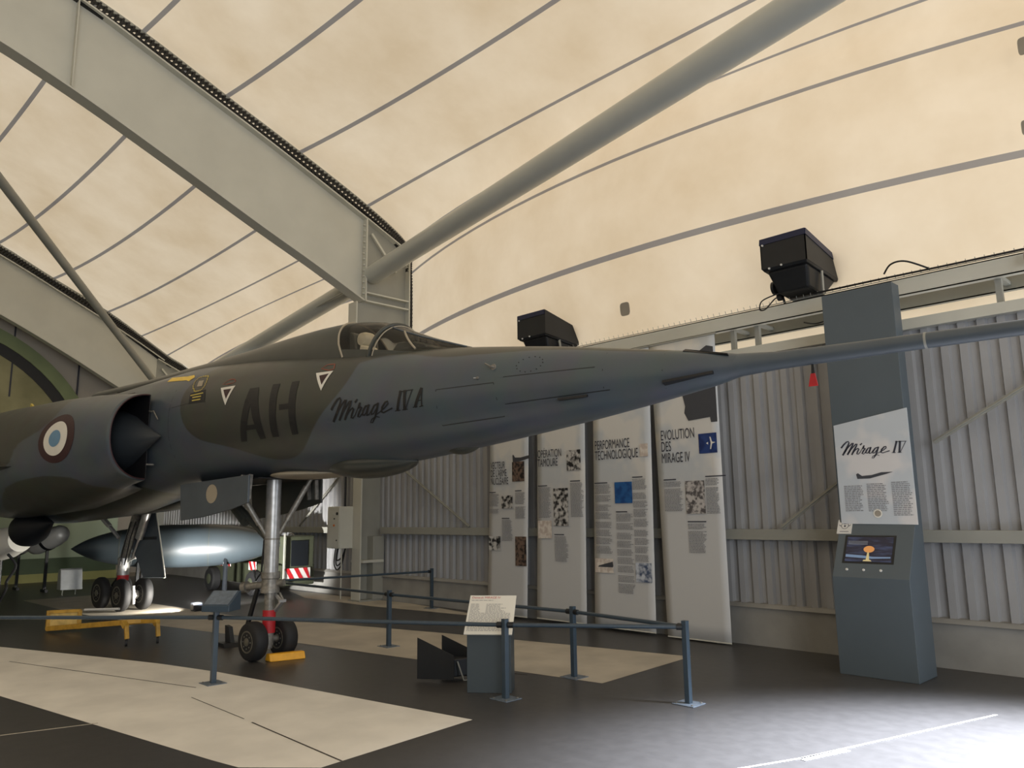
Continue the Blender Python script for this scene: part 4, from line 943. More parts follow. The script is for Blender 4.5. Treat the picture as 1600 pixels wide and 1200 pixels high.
# black floor floodlight with side plates
fp = thing('floor_floodlight', (-6.4, 5.15, 0), 'black floor floodlight with tall slanting side plates beside the plinth sign', 'floodlight')
def FP(u, v, z): 
    a = math.radians(50); return Vector((-6.42 + u * math.cos(a) - v * math.sin(a), 5.12 + u * math.sin(a) + v * math.cos(a), z))
for v, nm in ((-0.15, 0), (0.16, 1)):
    a_, b_ = FP(0.0, v, 0), None
for off in (0.0, 0.27):
    o0 = Vector((-6.53, 4.98, 0)) + Vector((0.05, 0.28, 0)).normalized() * off * 1.05
    u = Vector((0.42, 0.22, 0)).normalized()
    b = MB(); b.prism([o0 + Vector((0, 0, 0.02)), o0 + u * 0.40 + Vector((0, 0, 0.03)), o0 + u * 0.40 + Vector((0, 0, 0.26)), o0 + Vector((0, 0, 0.42))], u.cross(Vector((0, 0, 1))) * 0.008)
    b.build('side_plate', M['blackp'], fp)
u = Vector((0.42, 0.22, 0)).normalized(); n_ = Vector((0.05, 0.28, 0)).normalized(); o0 = Vector((-6.53, 4.98, 0))
b = MB(); b.add([o0 + u * a + n_ * c + Vector((0, 0, z)) for z in (0.05, 0.22) for c in (0.02, 0.26) for a in (0.15, 0.39)], [(0, 2, 3, 1), (4, 5, 7, 6), (0, 1, 5, 4), (2, 6, 7, 3), (0, 4, 6, 2), (1, 3, 7, 5)]); b.build('lamp_body', M['blackp'], fp, bevel=0.01)
b = MB(); b.tube([o0 + u * 0.40 + n_ * 0.04 + Vector((0, 0, 0.20)), o0 + u * 0.45 + n_ * 0.06 + Vector((0, 0, 0.02)), o0 + u * 0.47 + n_ * 0.18 + Vector((0, 0, 0.015)), o0 + u * 0.40 + n_ * 0.25 + Vector((0, 0, 0.2))], 0.008, n=6); b.build('bracket', M['steel_d'], fp)
# electrical cabinet on the column
ec = thing('electrical_cabinet', (-13.6, 8.5, 1.0), 'grey electrical cabinet with red switch fixed beside the column', 'cabinet')
b = MB(); b.box(-13.88, -13.42, 8.30, 8.60, 1.02, 1.84); b.build('housing', M['cabinet'], ec, bevel=0.008)
b = MB(); b.box(-13.865, -13.435, 8.285, 8.30, 1.035, 1.825); dr = b.build('door', M['cabinet'], ec, bevel=0.005)
for x, z, m_, r in ((-13.62, 1.69, 'paper', 0.018), (-13.60, 1.60, 'ink', 0.015), (-13.61, 1.47, 'orange', 0.022), (-13.5, 1.70, 'blackp', 0.03), (-13.5, 1.18, 'blackp', 0.015)):
    b = MB(); b.lathe((x, 8.285, z), (0, -1, 0), [(0, r), (0.015, r), (0.02, r * .6)], n=12); b.build('switch', M[m_], dr)
for i, (dx, dz) in enumerate(((0, 0.42), (0.06, 0.34), (0.10, 0.24))):
    cable([(-13.80 + dx, 8.45, 1.02), (-13.80 + dx, 8.42, 1.02 - dz * 0.7), (-13.68, 8.42, 1.02 - dz), (-13.56, 8.45, 1.02 - dz * 0.7), (-13.52, 8.5, 1.02)], 0.014, '', parent=ec)
b = MB(); b.tube([(-13.50, 8.46, 1.84), (-13.50, 8.46, 4.5)], 0.022, n=8); b.build('cable', M['black'], ec)
b = MB(); b.tube([(-13.50, 8.40, 0.05), (-13.50, 8.40, 1.02)], 0.012, n=8); b.build('conduit', M['steel'], ec)

# ------------------------------------------------------------------ yellow tow bar cradle
yt = thing('tow_bar', (-12.2, 3.8, 0), 'long yellow tow bar with box frame and two wheeled legs', 'tow bar')
def bx(o, u, v, hz, name, m, parent, bev=0.004):
    o, u, v = Vector(o), Vector(u), Vector(v)
    b = MB(); b.add([o + u * a + v * c + Vector((0, 0, hz * z)) for z in (0, 1) for c in (0, 1) for a in (0, 1)], [(0, 2, 3, 1), (4, 5, 7, 6), (0, 1, 5, 4), (2, 6, 7, 3), (0, 4, 6, 2), (1, 3, 7, 5)]); return b.build(name, M[m], parent, bevel=bev)
b = MB(); b.bar((-13.40, 3.32, 0.05), (-10.85, 3.98, 0.33), 0.06, 0.07); b.build('long_beam', M['dullyellow'], yt, bevel=0.005)
for q0 in (0.05, 0.29):
    b = MB(); b.bar((-13.42, 3.30, q0), (-13.14, 3.68, q0 + 0.01), 0.05, 0.045); b.build('frame_rail', M['dullyellow'], yt, bevel=0.004)
for p_ in ((-13.41, 3.315), (-13.15, 3.67)):
    b = MB(); b.bar((p_[0], p_[1], 0.03), (p_[0], p_[1], 0.31), 0.05, 0.05, (1, 0, 0)); b.build('frame_upright', M['dullyellow'], yt, bevel=0.004)
b = MB(); b.bar((-13.39, 3.34, 0.17), (-13.17, 3.65, 0.175), 0.01, 0.21); b.build('infill_panel', M['yellow'], yt)
for xx, yy in ((-11.20, 3.66), (-11.12, 4.03)):
    lg = MB(); lg.bar((xx, yy, 0.30), (xx + 0.06, yy + 0.02, 0.24), 0.07, 0.06); lg.bar((xx + 0.06, yy + 0.02, 0.26), (xx + 0.09, yy + 0.03, 0.09), 0.05, 0.05, (1, 0, 0)); l_ = lg.build('leg', M['dullyellow'], yt, bevel=0.006)
    b = MB(); b.lathe((xx + 0.085, yy + 0.01, 0.045), (0.3, 0.95, 0), [(0, 0.01), (0, 0.045), (0.03, 0.045), (0.03, 0.01)], n=16); b.build('caster_wheel', M['rubber'], l_, smooth=True)
b = MB(); b.bar((-11.24, 3.66, 0.30), (-11.14, 4.05, 0.30), 0.05, 0.05); b.build('cross_tube', M['dullyellow'], yt)

b = MB(); b.tube([(-13.1, 3.72, 0.31), (-12.6, 4.05, 0.33)], 0.018, n=8); b.build('handle', M['paper'], yt, smooth=True)
# wheel chocks
ck = MB(); ck.prism([(-8.74, 4.44, 0.0), (-8.60, 4.44, 0.0), (-8.63, 4.44, 0.085), (-8.71, 4.44, 0.085)], (0.10, 0.40, 0))
tag(ck.build('wheel_chock', M['amber'], origin=(-8.66, 4.6, 0), bevel=0.012), 'bright yellow chock in front of the nose wheels', 'chock')
bc = thing('rudder_chock', (-10.1, 4.55, 0), 'black chock with upright handle left of the nose wheels', 'chock')
b = MB(); b.prism([(-10.25, 4.50, 0.0), (-9.95, 4.50, 0.0), (-10.0, 4.50, 0.05), (-10.2, 4.50, 0.05)], (0.05, 0.22, 0)); b.build('base', M['blackp'], bc)
b = MB(); b.prism([(-10.12, 4.58, 0.04), (-10.0, 4.60, 0.04), (-10.08, 4.60, 0.24), (-10.15, 4.58, 0.26)], (0.01, 0.05, 0)); b.build('upright', M['blackp'], bc)
# small spotlights
sl = thing('floor_spotlight', (-14.25, 5.86, 0), 'small black spotlight on the floor, shining at the tank', 'spotlight')
b = MB(); b.box(-14.32, -14.17, 5.80, 5.96, 0.02, 0.15); b.build('lamp_body', M['blackp'], sl, bevel=0.01)
b = MB(); b.box(-14.34, -14.15, 5.82, 5.94, 0.0, 0.02); b.build('foot', M['blackp'], sl)
# grey curved box on feet
gb = thing('metal_box', (-19.6, 5.2, 0), 'small grey curved metal box on thin legs left of the main wheels', 'box')
b = MB(); b.prism([(-19.75, 5.0, 0.12), (-19.75, 5.0, 0.45), (-19.70, 5.0, 0.55), (-19.60, 5.0, 0.58), (-19.55, 5.0, 0.55), (-19.45, 5.0, 0.12)], (0.08, 0.42, 0)); b.build('shell', M['silver'], gb, bevel=0.01)
for dy in (0.08, 0.34):
    b = MB(); b.tube([(-19.6, 5.0 + dy, 0), (-19.6, 5.0 + dy, 0.13)], 0.012, n=6); b.build('leg', M['steel_d'], gb)

# ------------------------------------------------------------------ grey drop tank on its cradle
dt = thing('drop_tank', (-16.3, 6.5, 0), 'large grey pointed drop tank lit by a spotlight behind the landing gear', 'tank')
P0 = Vector((-17.24, 4.55, 1.08)); P1 = Vector((-15.34, 8.37, 1.10)); AX = P1 - P0; LN = AX.length
prof = [(0, 0.0), (0.03, 0.085), (0.07, 0.175), (0.12, 0.255), (0.19, 0.33), (0.28, 0.39), (0.40, 0.425), (0.52, 0.435), (0.62, 0.425), (0.72, 0.385), (0.82, 0.29), (0.90, 0.18), (0.96, 0.08), (1, 0.0)]
ks = [(a * LN, r) for a, r in prof]
pr = [catmull(ks, (len(ks) - 1) * i / 60) for i in range(61)]
b = MB(); b.lathe(P0, AX, pr, n=48); b.build('shell', M['tank'], dt, smooth=True)
for q in (0.33, 0.60):
    rr_ = catmull(ks, q * 13)[1]
    pt = catmull(ks, q * 13)
    b = MB(); b.lathe(P0 + AX.normalized() * pt[0], AX, [(0, pt[1] + 0.001), (0, pt[1] + 0.006), (0.02, pt[1] + 0.006), (0.02, pt[1] + 0.001)], n=40, cap=False); b.build('seam_band', M['skindark'], dt, smooth=True)
cc = P0 + AX * 0.985
b = MB(); n = 20
pts = [cc + Vector((0, 0.0, 0.14)) + Vector((0.04 * 1.0, 0.07, 0)) * 0 + (Vector((0.7, 0.7, 0)) * math.cos(2 * math.pi * k / n) + Vector((0, 0, 1)) * math.sin(2 * math.pi * k / n)) * 0.055 for k in range(n + 1)]
b.tube(pts, 0.016, n=8, cap=False); b.tube([cc, cc + Vector((0, 0, 0.09))], 0.02, n=8); b.build('lifting_eye', M['alud'], dt, smooth=True)
for q in (0.30, 0.68):
    c_ = P0 + AX * q; sd = Vector((AX.y, -AX.x, 0)).normalized()
    b = MB()
    for s in (-1, 1):
        b.bar(c_ + sd * 0.28 * s + Vector((0, 0, -0.24)), c_ + sd * 0.38 * s + Vector((0, 0, -c_.z)), 0.05, 0.05, (1, 0, 0))
    b.bar(c_ + sd * 0.38 + Vector((0, 0, -c_.z + 0.03)), c_ - sd * 0.38 + Vector((0, 0, -c_.z + 0.03)), 0.05, 0.05)
    b.bar(c_ + sd * 0.30 + Vector((0, 0, -0.36)), c_ - sd * 0.30 + Vector((0, 0, -0.36)), 0.06, 0.05)
    b.build('cradle_leg', M['blackp'], dt)

# ------------------------------------------------------------------ olive ground vehicle by the wall
tv = thing('ground_vehicle', (-17.2, 8.2, 0), 'olive military ground vehicle with red and white striped plates by the wall', 'vehicle')
b = MB(); b.box(-18.6, -15.2, 7.9, 8.8, 0.22, 0.66); b.build('chassis', M['olive'], tv, bevel=0.03)
b = MB(); b.box(-18.4, -16.9, 8.0, 8.75, 0.66, 1.05); b.build('engine_cover', M['olive'], tv, bevel=0.04)
b = MB(); b.box(-16.0, -15.15, 8.05, 8.75, 0.5, 1.25); b.box(-16.75, -16.05, 8.1, 8.7, 0.5, 0.7); b.build('cab', M['olive'], tv, bevel=0.03)
b = MB(); b.box(-16.0, -15.14, 8.2, 8.6, 0.62, 1.15); b.build('dark_opening', M['blackp'], tv)
b = MB(); b.bar((-15.1, 8.02, 0.25), (-15.1, 8.02, 1.3), 0.03, 0.03, (1, 0, 0)); b.build('post', M['steel_d'], tv)
for (x, y, nx) in ((-18.1, 7.72, 0), (-16.0, 7.72, 0)):
    b = MB(); b.lathe((x, y, 0.26), (0, 1, 0), [(0, 0.12), (0.0, 0.23), (0.03, 0.26), (0.17, 0.26), (0.2, 0.23), (0.2, 0.1)], n=28); wh = b.build('wheel', M['rubber'], tv, smooth=True)
    b = MB(); b.lathe((x, y - 0.01, 0.26), (0, 1, 0), [(0, 0.03), (0.0, 0.10), (0.03, 0.15)], n=20); b.build('hub', M['olive'], wh, smooth=True)
def stripes(x0, x1, y, z0, z1, nx=None, face='y'):
    b = MB()
    if face == 'y': b.box(x0, x1, y - 0.01, y, z0, z1)
    else: b.box(y, y + 0.01, x0, x1, z0, z1)
    pl = b.build('striped_plate', M['paper'], tv)
    w_ = z1 - z0; L = x1 - x0; k = x0 + 0.0
    while k < x1:
        a0_, a1_ = k, min(k + 0.10, x1)
        q = [(a0_, z1), (a1_, z1), (min(a1_ + w_ * .6, x1), z0), (min(a0_ + w_ * .6, x1), z0)]
        b = MB()
        if face == 'y': b.prism([(u_, y - 0.013, z_) for u_, z_ in q], (0, 0.002, 0))
        else: b.prism([(y + 0.013, u_, z_) for u_, z_ in q], (-0.002, 0, 0))
        b.build('red_stripe', M['red'], pl); k += 0.21
stripes(-18.65, -18.25, 7.88, 0.56, 0.68)
stripes(-17.9, -17.3, 7.88, 0.56, 0.68)
stripes(-16.4, -16.05, 7.88, 0.52, 0.7)
stripes(8.05, 8.65, -15.13, 0.36, 0.58, face='x')

# ------------------------------------------------------------------ things behind the aircraft at far left
wm = thing('white_store', (-16.0, 3.0, 0), 'large white rounded store with black nose, under the aircraft at left edge', 'store')
b = MB(); p0 = Vector((-18.2, 2.74, 0.99)); p1 = Vector((-15.55, 3.32, 1.32)); a_ = p1 - p0
b.lathe(p0, a_, [(0, 0.29), (a_.length * 0.55, 0.29), (a_.length * 0.85, 0.27), (a_.length, 0.2)], n=32); b.build('body', M['white'], wm, smooth=True)
b = MB(); pb = Vector((-15.12, 3.33, 1.50)); p2 = Vector((-14.28, 3.52, 1.62)); a2_ = p2 - pb; LL = a2_.length
b.lathe(pb - a2_ * 0.2, a2_, [(0, 0.18), (LL * .08, 0.27), (LL * .25, 0.29), (LL * .45, 0.26), (LL * .75, 0.15), (LL * 1.1, 0.02)], n=32); b.build('black_nose', M['blackp'], wm, smooth=True)
b = MB(); b.tube([(-17.4, 2.91, 0), (-17.4, 2.91, 0.84)], 0.05, n=8); b.tube([(-16.2, 3.17, 0), (-16.2, 3.17, 1.0)], 0.05, n=8); b.build('stand', M['blackp'], wm)
for i, (q0, q1, r) in enumerate((((-21.2, 4.75, 1.02), (-20.37, 5.25, 1.38), 0.24), ((-22.4, 4.45, 0.95), (-21.7, 4.95, 1.20), 0.24))):
    t = thing('silver_canister', ((q0[0] + q1[0]) / 2, (q0[1] + q1[1]) / 2, 0), ('silver rounded canister with black strap, the right-hand one of two' if i == 0 else 'silver rounded canister partly hidden behind the black nose, left one'), 'canister', 'silver canisters at the far left')
    a = Vector(q1) - Vector(q0); L = a.length
    b = MB(); b.lathe(q0, a, [(0, r * .5), (0.06, r * .8), (0.2, r), (L * .7, r), (L * .88, r * .85), (L * .97, r * .6), (L, r * .25)], n=28); b.build('body', M['silver'], t, smooth=True)
    b = MB(); b.lathe(Vector(q0) + a * 0.45, a, [(0, r + 0.002), (0, r + 0.015), (0.07, r + 0.015), (0.07, r + 0.002)], n=28, cap=False); b.build('strap', M['blackp'], t)
    mid = (Vector(q0) + Vector(q1)) / 2
    b = MB(); b.bar((mid.x, mid.y, 0), (mid.x, mid.y, mid.z - r * .9), 0.06, 0.06, (1, 0, 0)); b.bar((mid.x - 0.2, mid.y, 0.03), (mid.x + 0.2, mid.y, 0.03), 0.06, 0.06); b.build('stand', M['blackp'], t)
cable([(-15.3, 3.10, 1.10), (-15.25, 3.22, 0.9), (-15.3, 3.12, 0.65), (-15.25, 3.1, 0.5), (-15.5, 2.95, 0.02)], 0.022, 'black hose hanging to the floor at the far left', name='hose', cat='hose', n=8)

# ------------------------------------------------------------------ the bomber
TH = math.radians(6)
NX, NY = -2.87, 5.2
AXv = Vector((-math.cos(TH), -math.sin(TH), 0)); STv = Vector((math.sin(TH), -math.cos(TH), 0))
def W(s, t, z): return Vector((NX, NY, 0)) + AXv * s + STv * t + Vector((0, 0, z))
ac = thing('jet_bomber', W(6.0, 0, 0), 'huge grey-green delta-wing jet bomber marked AH and Mirage IV A on its side', 'aircraft')
ST = [(-.15, 2.79, 2.66, .062), (0, 2.82, 2.645, .085), (.2, 2.865, 2.60, .13), (.85, 2.98, 2.50, .24), (1.63, 3.12, 2.40, .36), (2.55, 3.25, 2.30, .47), (3.6, 3.38, 2.2, .57), (5.1, 3.54, 2.12, .68), (6, 3.62, 2.11, .72), (7.4, 3.70, 2.09, .76), (8.3, 3.68, 1.98, .8), (10, 3.62, 1.70, .9), (12.5, 3.7, 1.58, 1.0), (16, 3.75, 1.75, 1.0), (20, 3.6, 1.9, .9)]
def sect(s):
    g = min(0.3, max(0.0, (s - 0.3) * 0.5)); k = [[interp(ST, s + o, c) for c in (1, 2, 3)] for o in (-g, -g / 2, 0, g / 2, g)]
    return tuple(sum(q[c] for q in k) / 5.0 for c in range(3))
NEXP = 2.15
def tsurf(s, z):
    zt, zb, w = sect(s); zc = (zt + zb) / 2; h = (zt - zb) / 2
    q = min(0.995, abs((z - zc) / h)); return w * (1 - q ** NEXP) ** (1 / NEXP)
def camo(s, t, z, nac=False):
    # positive inside the dark green grey patches
    def ell(cs, cz, rs, rz): return 1 - math.hypot((s - cs) / rs, (z - cz) / rz)
    f = max(ell(5.5, 3.15, 1.55, 0.80), ell(4.5, 3.75, 1.9, 0.42), ell(1.2, 3.4, 3.2, 0.30) * 0.5)
    f = max(f, ell(11.6, 3.3, 2.3, 0.9), ell(15.5, 2.3, 3.0, 0.9), ell(9.6, 1.75, 1.8, 0.5))
    zt_ = sect(s)[0]
    if 0.5 < s < 5: f = max(f, (z - (zt_ - 0.11 * min(1, (s - 0.5) / 1.8))) * 6)
    f += 0.07 * math.sin(3.1 * s + 2.0 * z) + 0.05 * math.sin(5.3 * z - 2.2 * s)
    return max(0.0, min(1.0, 0.5 + f * 3))
def add_camo(o, shift=0.0):
    me = o.data; at = me.attributes.new('camo', 'FLOAT', 'POINT'); org = ORG[o.name]
    for v, d in zip(me.vertices, at.data):
        p = v.co + org - Vector((NX, NY, 0)); s = p.dot(AXv); t = p.dot(STv)
        d.value = camo(s, t, p.z)
b = MB(); rows = []; NS = 220; NA = 96
for i in range(NS + 1):
    s = -0.15 + (20.15) * (i / NS) ** 1.25
    zt, zb, w_ = sect(s)
    zc = (zt + zb) / 2; h = (zt - zb) / 2; row = []
    for a in range(NA):
        an = 2 * math.pi * a / NA; ca, sa = math.cos(an), math.sin(an)
        row.append(W(s, w_ * math.copysign(abs(ca) ** (2 / NEXP), ca), zc + h * math.copysign(abs(sa) ** (2 / NEXP), sa)))
    rows.append(row)
b.grid(rows, closed=True); b.f.append(list(range(NS * NA, NS * NA + NA))); b.m.append(0)
fus = b.build('fuselage', M['skin'], ac, smooth=True, angle=180); add_camo(fus)
# probe
b = MB(); b.tube([W(0.35, 0, 2.735), W(0.0, 0, 2.733), W(-0.3, 0, 2.728), W(-0.9, 0, 2.725), W(-1.6, 0, 2.725), W(-2.6, 0, 2.725)], [0.12, 0.088, 0.066, 0.056, 0.050, 0.044], n=28)
pr_ = b.build('refuelling_probe', M['skingrey'], ac, smooth=True)
b = MB(); b.tube([W(-1.26, 0, 2.725), W(-1.275, 0, 2.725)], 0.0545, n=28); b.build('joint_ring', M['steel_d'], pr_, smooth=True)
b = MB(); b.prism([W(-0.53, 0.0, 2.67), W(-0.545, 0.0, 2.67), W(-0.55, 0.0, 2.60), W(-0.525, 0.0, 2.60)], STv * 0.01); b.build('streamer_cord', M['blackp'], pr_)
b = MB(); b.prism([W(-0.52, 0.0, 2.60), W(-0.55, 0.0, 2.60), W(-0.565, 0.0, 2.51), W(-0.50, 0.0, 2.51)], STv * 0.01); b.build('streamer', M['red'], pr_)
# decals on the skin
def onskin(s, z, off=0.005):
    return W(s, tsurf(s, z) + off, z)
def decal(polys, name, m, off=0.004, parent=None, sub=6, surf=None):
    b = MB()
    for poly in polys:
        bm = bmesh.new(); vs = [bm.verts.new((p[0], p[1], 0)) for p in poly]
        bm.faces.new(vs); bmesh.ops.triangulate(bm, faces=bm.faces)
        for _ in range(sub):
            ed = [e for e in bm.edges if e.calc_length() > 0.05]
            if not ed: break
            bmesh.ops.subdivide_edges(bm, edges=ed, cuts=1); bmesh.ops.triangulate(bm, faces=[f_ for f_ in bm.faces if len(f_.verts) > 3])
        bm.verts.index_update()
        b.add([(surf or onskin)(v.co.x, v.co.y, off) for v in bm.verts], [tuple(v.index for v in f_.verts) for f_ in bm.faces]); bm.free()
    return b.build(name, M[m], parent or ac, recalc=False)
codes = DEC['AH']
decal(codes[:3], 'code_letter', 'codes'); decal(codes[3:], 'code_letter', 'codes')
for k in ('tri1', 'tri2'):
    tr = decal([DEC[k][0]], 'warning_triangle', 'white')
    decal([DEC[k][1]], 'triangle_centre', 'darkred', off=0.006, parent=tr)
decal(DEC['arrow'], 'yellow_arrow', 'arrowyellow')
pl_ = decal([DEC['plate'][0]], 'stencil_plate', 'blackp')
decal(DEC['ylines'], 'stencil_text', 'stencilyellow', off=0.006, parent=pl_)
decal([DEC['plate'][1]], 'hatch_cover', 'beige')
def outline(pts, w_, name, m, zig=0, off=0.005, surf=None):
    b = MB(); n = len(pts); P_ = []
    for i in range(n):
        a = pts[i]; c = pts[(i + 1) % n]; kk = 4 if zig else 2
        for j in range(kk): P_.append((a[0] + (c[0] - a[0]) * j / kk, a[1] + (c[1] - a[1]) * j / kk))
    N_ = len(P_); vs = []; cx = sum(p[0] for p in P_) / N_; cz = sum(p[1] for p in P_) / N_
    for i, (x, z) in enumerate(P_):
        g_ = zig * (1 if i % 2 else -1)
        for r in (-w_ / 2, w_ / 2):
            d = math.hypot(x - cx, z - cz); f_ = (d + r + g_) / d
            vs.append((surf or onskin)(cx + (x - cx) * f_, cz + (z - cz) * f_, off))
    b.add(vs, [(2 * i, 2 * i + 1, (2 * i + 3) % (2 * N_), (2 * i + 2) % (2 * N_)) for i in range(N_)])
    return b.build(name, M[m], ac, recalc=False)
outline(DEC['zig'][0], 0.012, 'stencil_outline', 'stencilyellow', zig=0.008)
outline(DEC['helm'][0], 0.012, 'red_outline', 'stencilred')
outline(DEC['helm2'][0], 0.012, 'red_outline', 'stencilred')
b = MB()
for st in DEC['fus_script']:
    fine = []
    for (l0, r0), (l1, r1) in zip(st, st[1:]):
        k = max(1, int(math.hypot(l1[0] - l0[0], l1[1] - l0[1]) / 0.02))
        for j in range(k):
            q = j / k; fine.append((tuple(l0[c] + (l1[c] - l0[c]) * q for c in (0, 1)), tuple(r0[c] + (r1[c] - r0[c]) * q for c in (0, 1))))
    fine.append(st[-1]); vs = []
    for l, r in fine: vs += [onskin(l[0], l[1]), onskin(r[0], r[1])]
    b.add(vs, [(2 * i, 2 * i + 1, 2 * i + 3, 2 * i + 2) for i in range(len(fine) - 1)])
b.build('name_lettering', M['codes'], ac, recalc=False)
# panel lines
def pline(pts, name='panel_line', w_=0.006):
    b = MB()
    for (a, c) in zip(pts, pts[1:]):
        L = math.hypot(c[0] - a[0], c[1] - a[1]); k = max(1, int(L / 0.12)); nx, nz = -(c[1] - a[1]) / L * w_ / 2, (c[0] - a[0]) / L * w_ / 2
        for j in range(k):
            q0 = (a[0] + (c[0] - a[0]) * j / k, a[1] + (c[1] - a[1]) * j / k); q1 = (a[0] + (c[0] - a[0]) * (j + 1) / k, a[1] + (c[1] - a[1]) * (j + 1) / k)
            b.add([onskin(q0[0] + nx, q0[1] + nz, .002), onskin(q0[0] - nx, q0[1] - nz, .002), onskin(q1[0] - nx, q1[1] - nz, .002), onskin(q1[0] + nx, q1[1] + nz, .002)], [(0, 1, 2, 3)])
    return b.build(name, M['codes'], ac, recalc=False)
pline([(2.75, 2.80), (2.10, 2.80), (2.05, 2.50), (2.75, 2.47), (2.75, 2.80)])
pline([(2.0, 2.84), (1.12, 2.83)]); pline([(2.0, 2.60), (1.0, 2.63)]); pline([(1.05, 2.50), (1.05, 2.95)])
pline([(0.55, 2.60), (0.55, 2.88)]); pline([(7.3, 3.05), (6.9, 3.07), (6.5, 3.05)]); pline([(7.35, 3.3), (7.35, 2.3)])
# fastener studs round a hatch
for k in range(14):
    a = 2 * math.pi * k / 14
    b = MB(); c = onskin(1.75 + 0.13 * math.cos(a), 2.93 + 0.07 * math.sin(a), 0.0); b.lathe(c, STv, [(0, 0.006), (0.004, 0.004)], n=6); b.build('stud', M['codes'], ac)
# air data vane
c = onskin(2.12, 2.945, 0)
b = MB(); b.lathe(c, STv, [(0, 0.03), (0.01, 0.028), (0.012, 0.012), (0.05, 0.010)], n=14); b.tube([c + STv * 0.045, c + STv * 0.05 + AXv * 0.06 + Vector((0, 0, 0.035))], 0.008, n=6); b.build('sensor_vane', M['alud'], ac, smooth=True)
c = onskin(2.27, 2.86, 0)
b = MB(); b.lathe(c, STv, [(0, 0.014), (0.02, 0.01)], n=8); b.tube([c, c + STv * 0.03 + AXv * 0.03], 0.006, n=5); b.build('pitot_stub', M['alud'], ac)
# scoops and blisters under the nose
def blister(s0, s1, zc, half, depth, name, m, t=0.0, n=20):
    b = MB(); rows = []
    for i in range(13):
        q = i / 12; s = s0 + (s1 - s0) * q; r = math.sin(math.pi * min(max(q, 0.0008), 0.9992)) ** 0.7
        rows.append([W(s, t + half * r * math.cos(2 * math.pi * k / n), zc + depth * r * math.sin(2 * math.pi * k / n)) for k in range(n)])
    b.grid(rows, closed=True); return b.build(name, M[m], ac, smooth=True, angle=180)
blister(3.50, 5.0, 2.20, 0.32, 0.15, 'radome_blister', 'skindark')
blister(4.75, 6.0, 2.135, 0.40, 0.05, 'belly_panel', 'beige')
blister(2.62, 3.15, 2.33, 0.14, 0.10, 'chin_fairing', 'skindark')
blister(2.08, 2.32, 2.39, 0.06, 0.035, 'ventral_lamp', 'alu')
blister(1.55, 1.95, 2.45, 0.08, 0.05, 'pale_blister', 'beige', t=0.08)
b = MB(); b.prism([onskin(0.42, 2.885, 0.0), onskin(0.05, 2.80, 0.0), onskin(0.05, 2.81, 0.03), onskin(0.42, 2.905, 0.02)], Vector((0, 0, 0.008))); b.build('top_strake', M['codes'], ac)
b = MB(); b.prism([onskin(0.55, 2.62, 0.0), onskin(0.16, 2.67, 0.0), onskin(0.16, 2.675, 0.02), onskin(0.55, 2.64, 0.03)], Vector((0, 0, 0.02))); b.build('side_strake', M['codes'], ac)
b = MB(); b.prism([onskin(1.45, 2.60, 0), onskin(1.20, 2.61, 0), onskin(1.20, 2.61, .02), onskin(1.45, 2.60, .05)], Vector((0, 0, -0.02))); b.build('small_scoop', M['codes'], ac)

# cockpit: dorsal fairing, canopy, windscreen
CT = [(2.72, 3.275, .06), (3.0, 3.37, .20), (3.3, 3.475, .27), (3.59, 3.59, .32), (3.77, 3.675, .34), (4.0, 3.745, .36), (4.3, 3.80, .38), (4.6, 3.83, .39), (5.0, 3.84, .39), (5.6, 3.83, .38), (6.4, 3.80, .36), (7.5, 3.77, .33), (9.0, 3.74, .30), (11, 3.76, .3)]
CB = [(2.75, 3.18), (3.5, 3.25), (3.9, 3.29), (4.3, 3.34), (5.2, 3.39), (6.5, 3.50), (8, 3.6), (11, 3.6)]
def cpt(s, an, grow=0.0):
    zt = interp(CT, s, 1) + grow; w_ = interp(CT, s, 2) + grow; zb = interp(CB, s, 1)
    ca, sa = math.cos(an), math.sin(an)
    return W(s, w_ * math.copysign(abs(ca) ** 0.92, ca), zb + (zt - zb) * abs(sa) ** 0.92)
def cshell(s0, s1, ns, name, m, grow=0.0, a0=0.0, a1=math.pi, na=24, parent=None):
    f0 = s0 if callable(s0) else (lambda a: s0); f1 = s1 if callable(s1) else (lambda a: s1)
    b = MB(); rows = []
    for i in range(ns + 1):
        row = []
        for k in range(na + 1):
            an = a0 + (a1 - a0) * k / na; row.append(cpt(f0(an) + (f1(an) - f0(an)) * i / ns, an, grow))
        rows.append(row)
    b.grid(rows)
    return b.build(name, M[m], parent or ac, smooth=True, angle=180, recalc=False)
def rear_bow(a): return 4.29 + 0.23 * math.sin(a) ** 0.8
def front_bow(a): return 3.90 - 0.13 * math.sin(a)
df = cshell(rear_bow, 11.0, 44, 'dorsal_fairing', 'skindark')
can = cshell(front_bow, rear_bow, 14, 'canopy', 'glass')
ws = cshell(2.74, lambda a: front_bow(a) - 0.03, 14, 'windscreen', 'glass')
def cband(pts, w_, name, m, parent, r=None):
    """frame bar following the canopy surface through (s, angle) points"""
    P_ = []
    for (s0, a0), (s1, a1) in zip(pts, pts[1:]):
        for j in range(8): P_.append(cpt(s0 + (s1 - s0) * j / 8, a0 + (a1 - a0) * j / 8, 0.003))
    P_.append(cpt(pts[-1][0], pts[-1][1], 0.003))
    b = MB(); b.tube(P_, w_, n=8); return b.build(name, M[m], parent, smooth=True)
AN = [math.pi * k / 10 for k in range(11)]
cband([(rear_bow(a), a) for a in AN], 0.012, 'rear_bow', 'beige', can)
cband([(front_bow(a), a) for a in AN], 0.022, 'front_bow', 'skindark', can)
cband([(front_bow(a) - 0.055, a) for a in AN], 0.007, 'bow_trim', 'beige', ws)
cband([(2.78, 1.15), (3.3, 1.12), (3.74, 1.1)], 0.010, 'screen_edge', 'skingrey', ws)
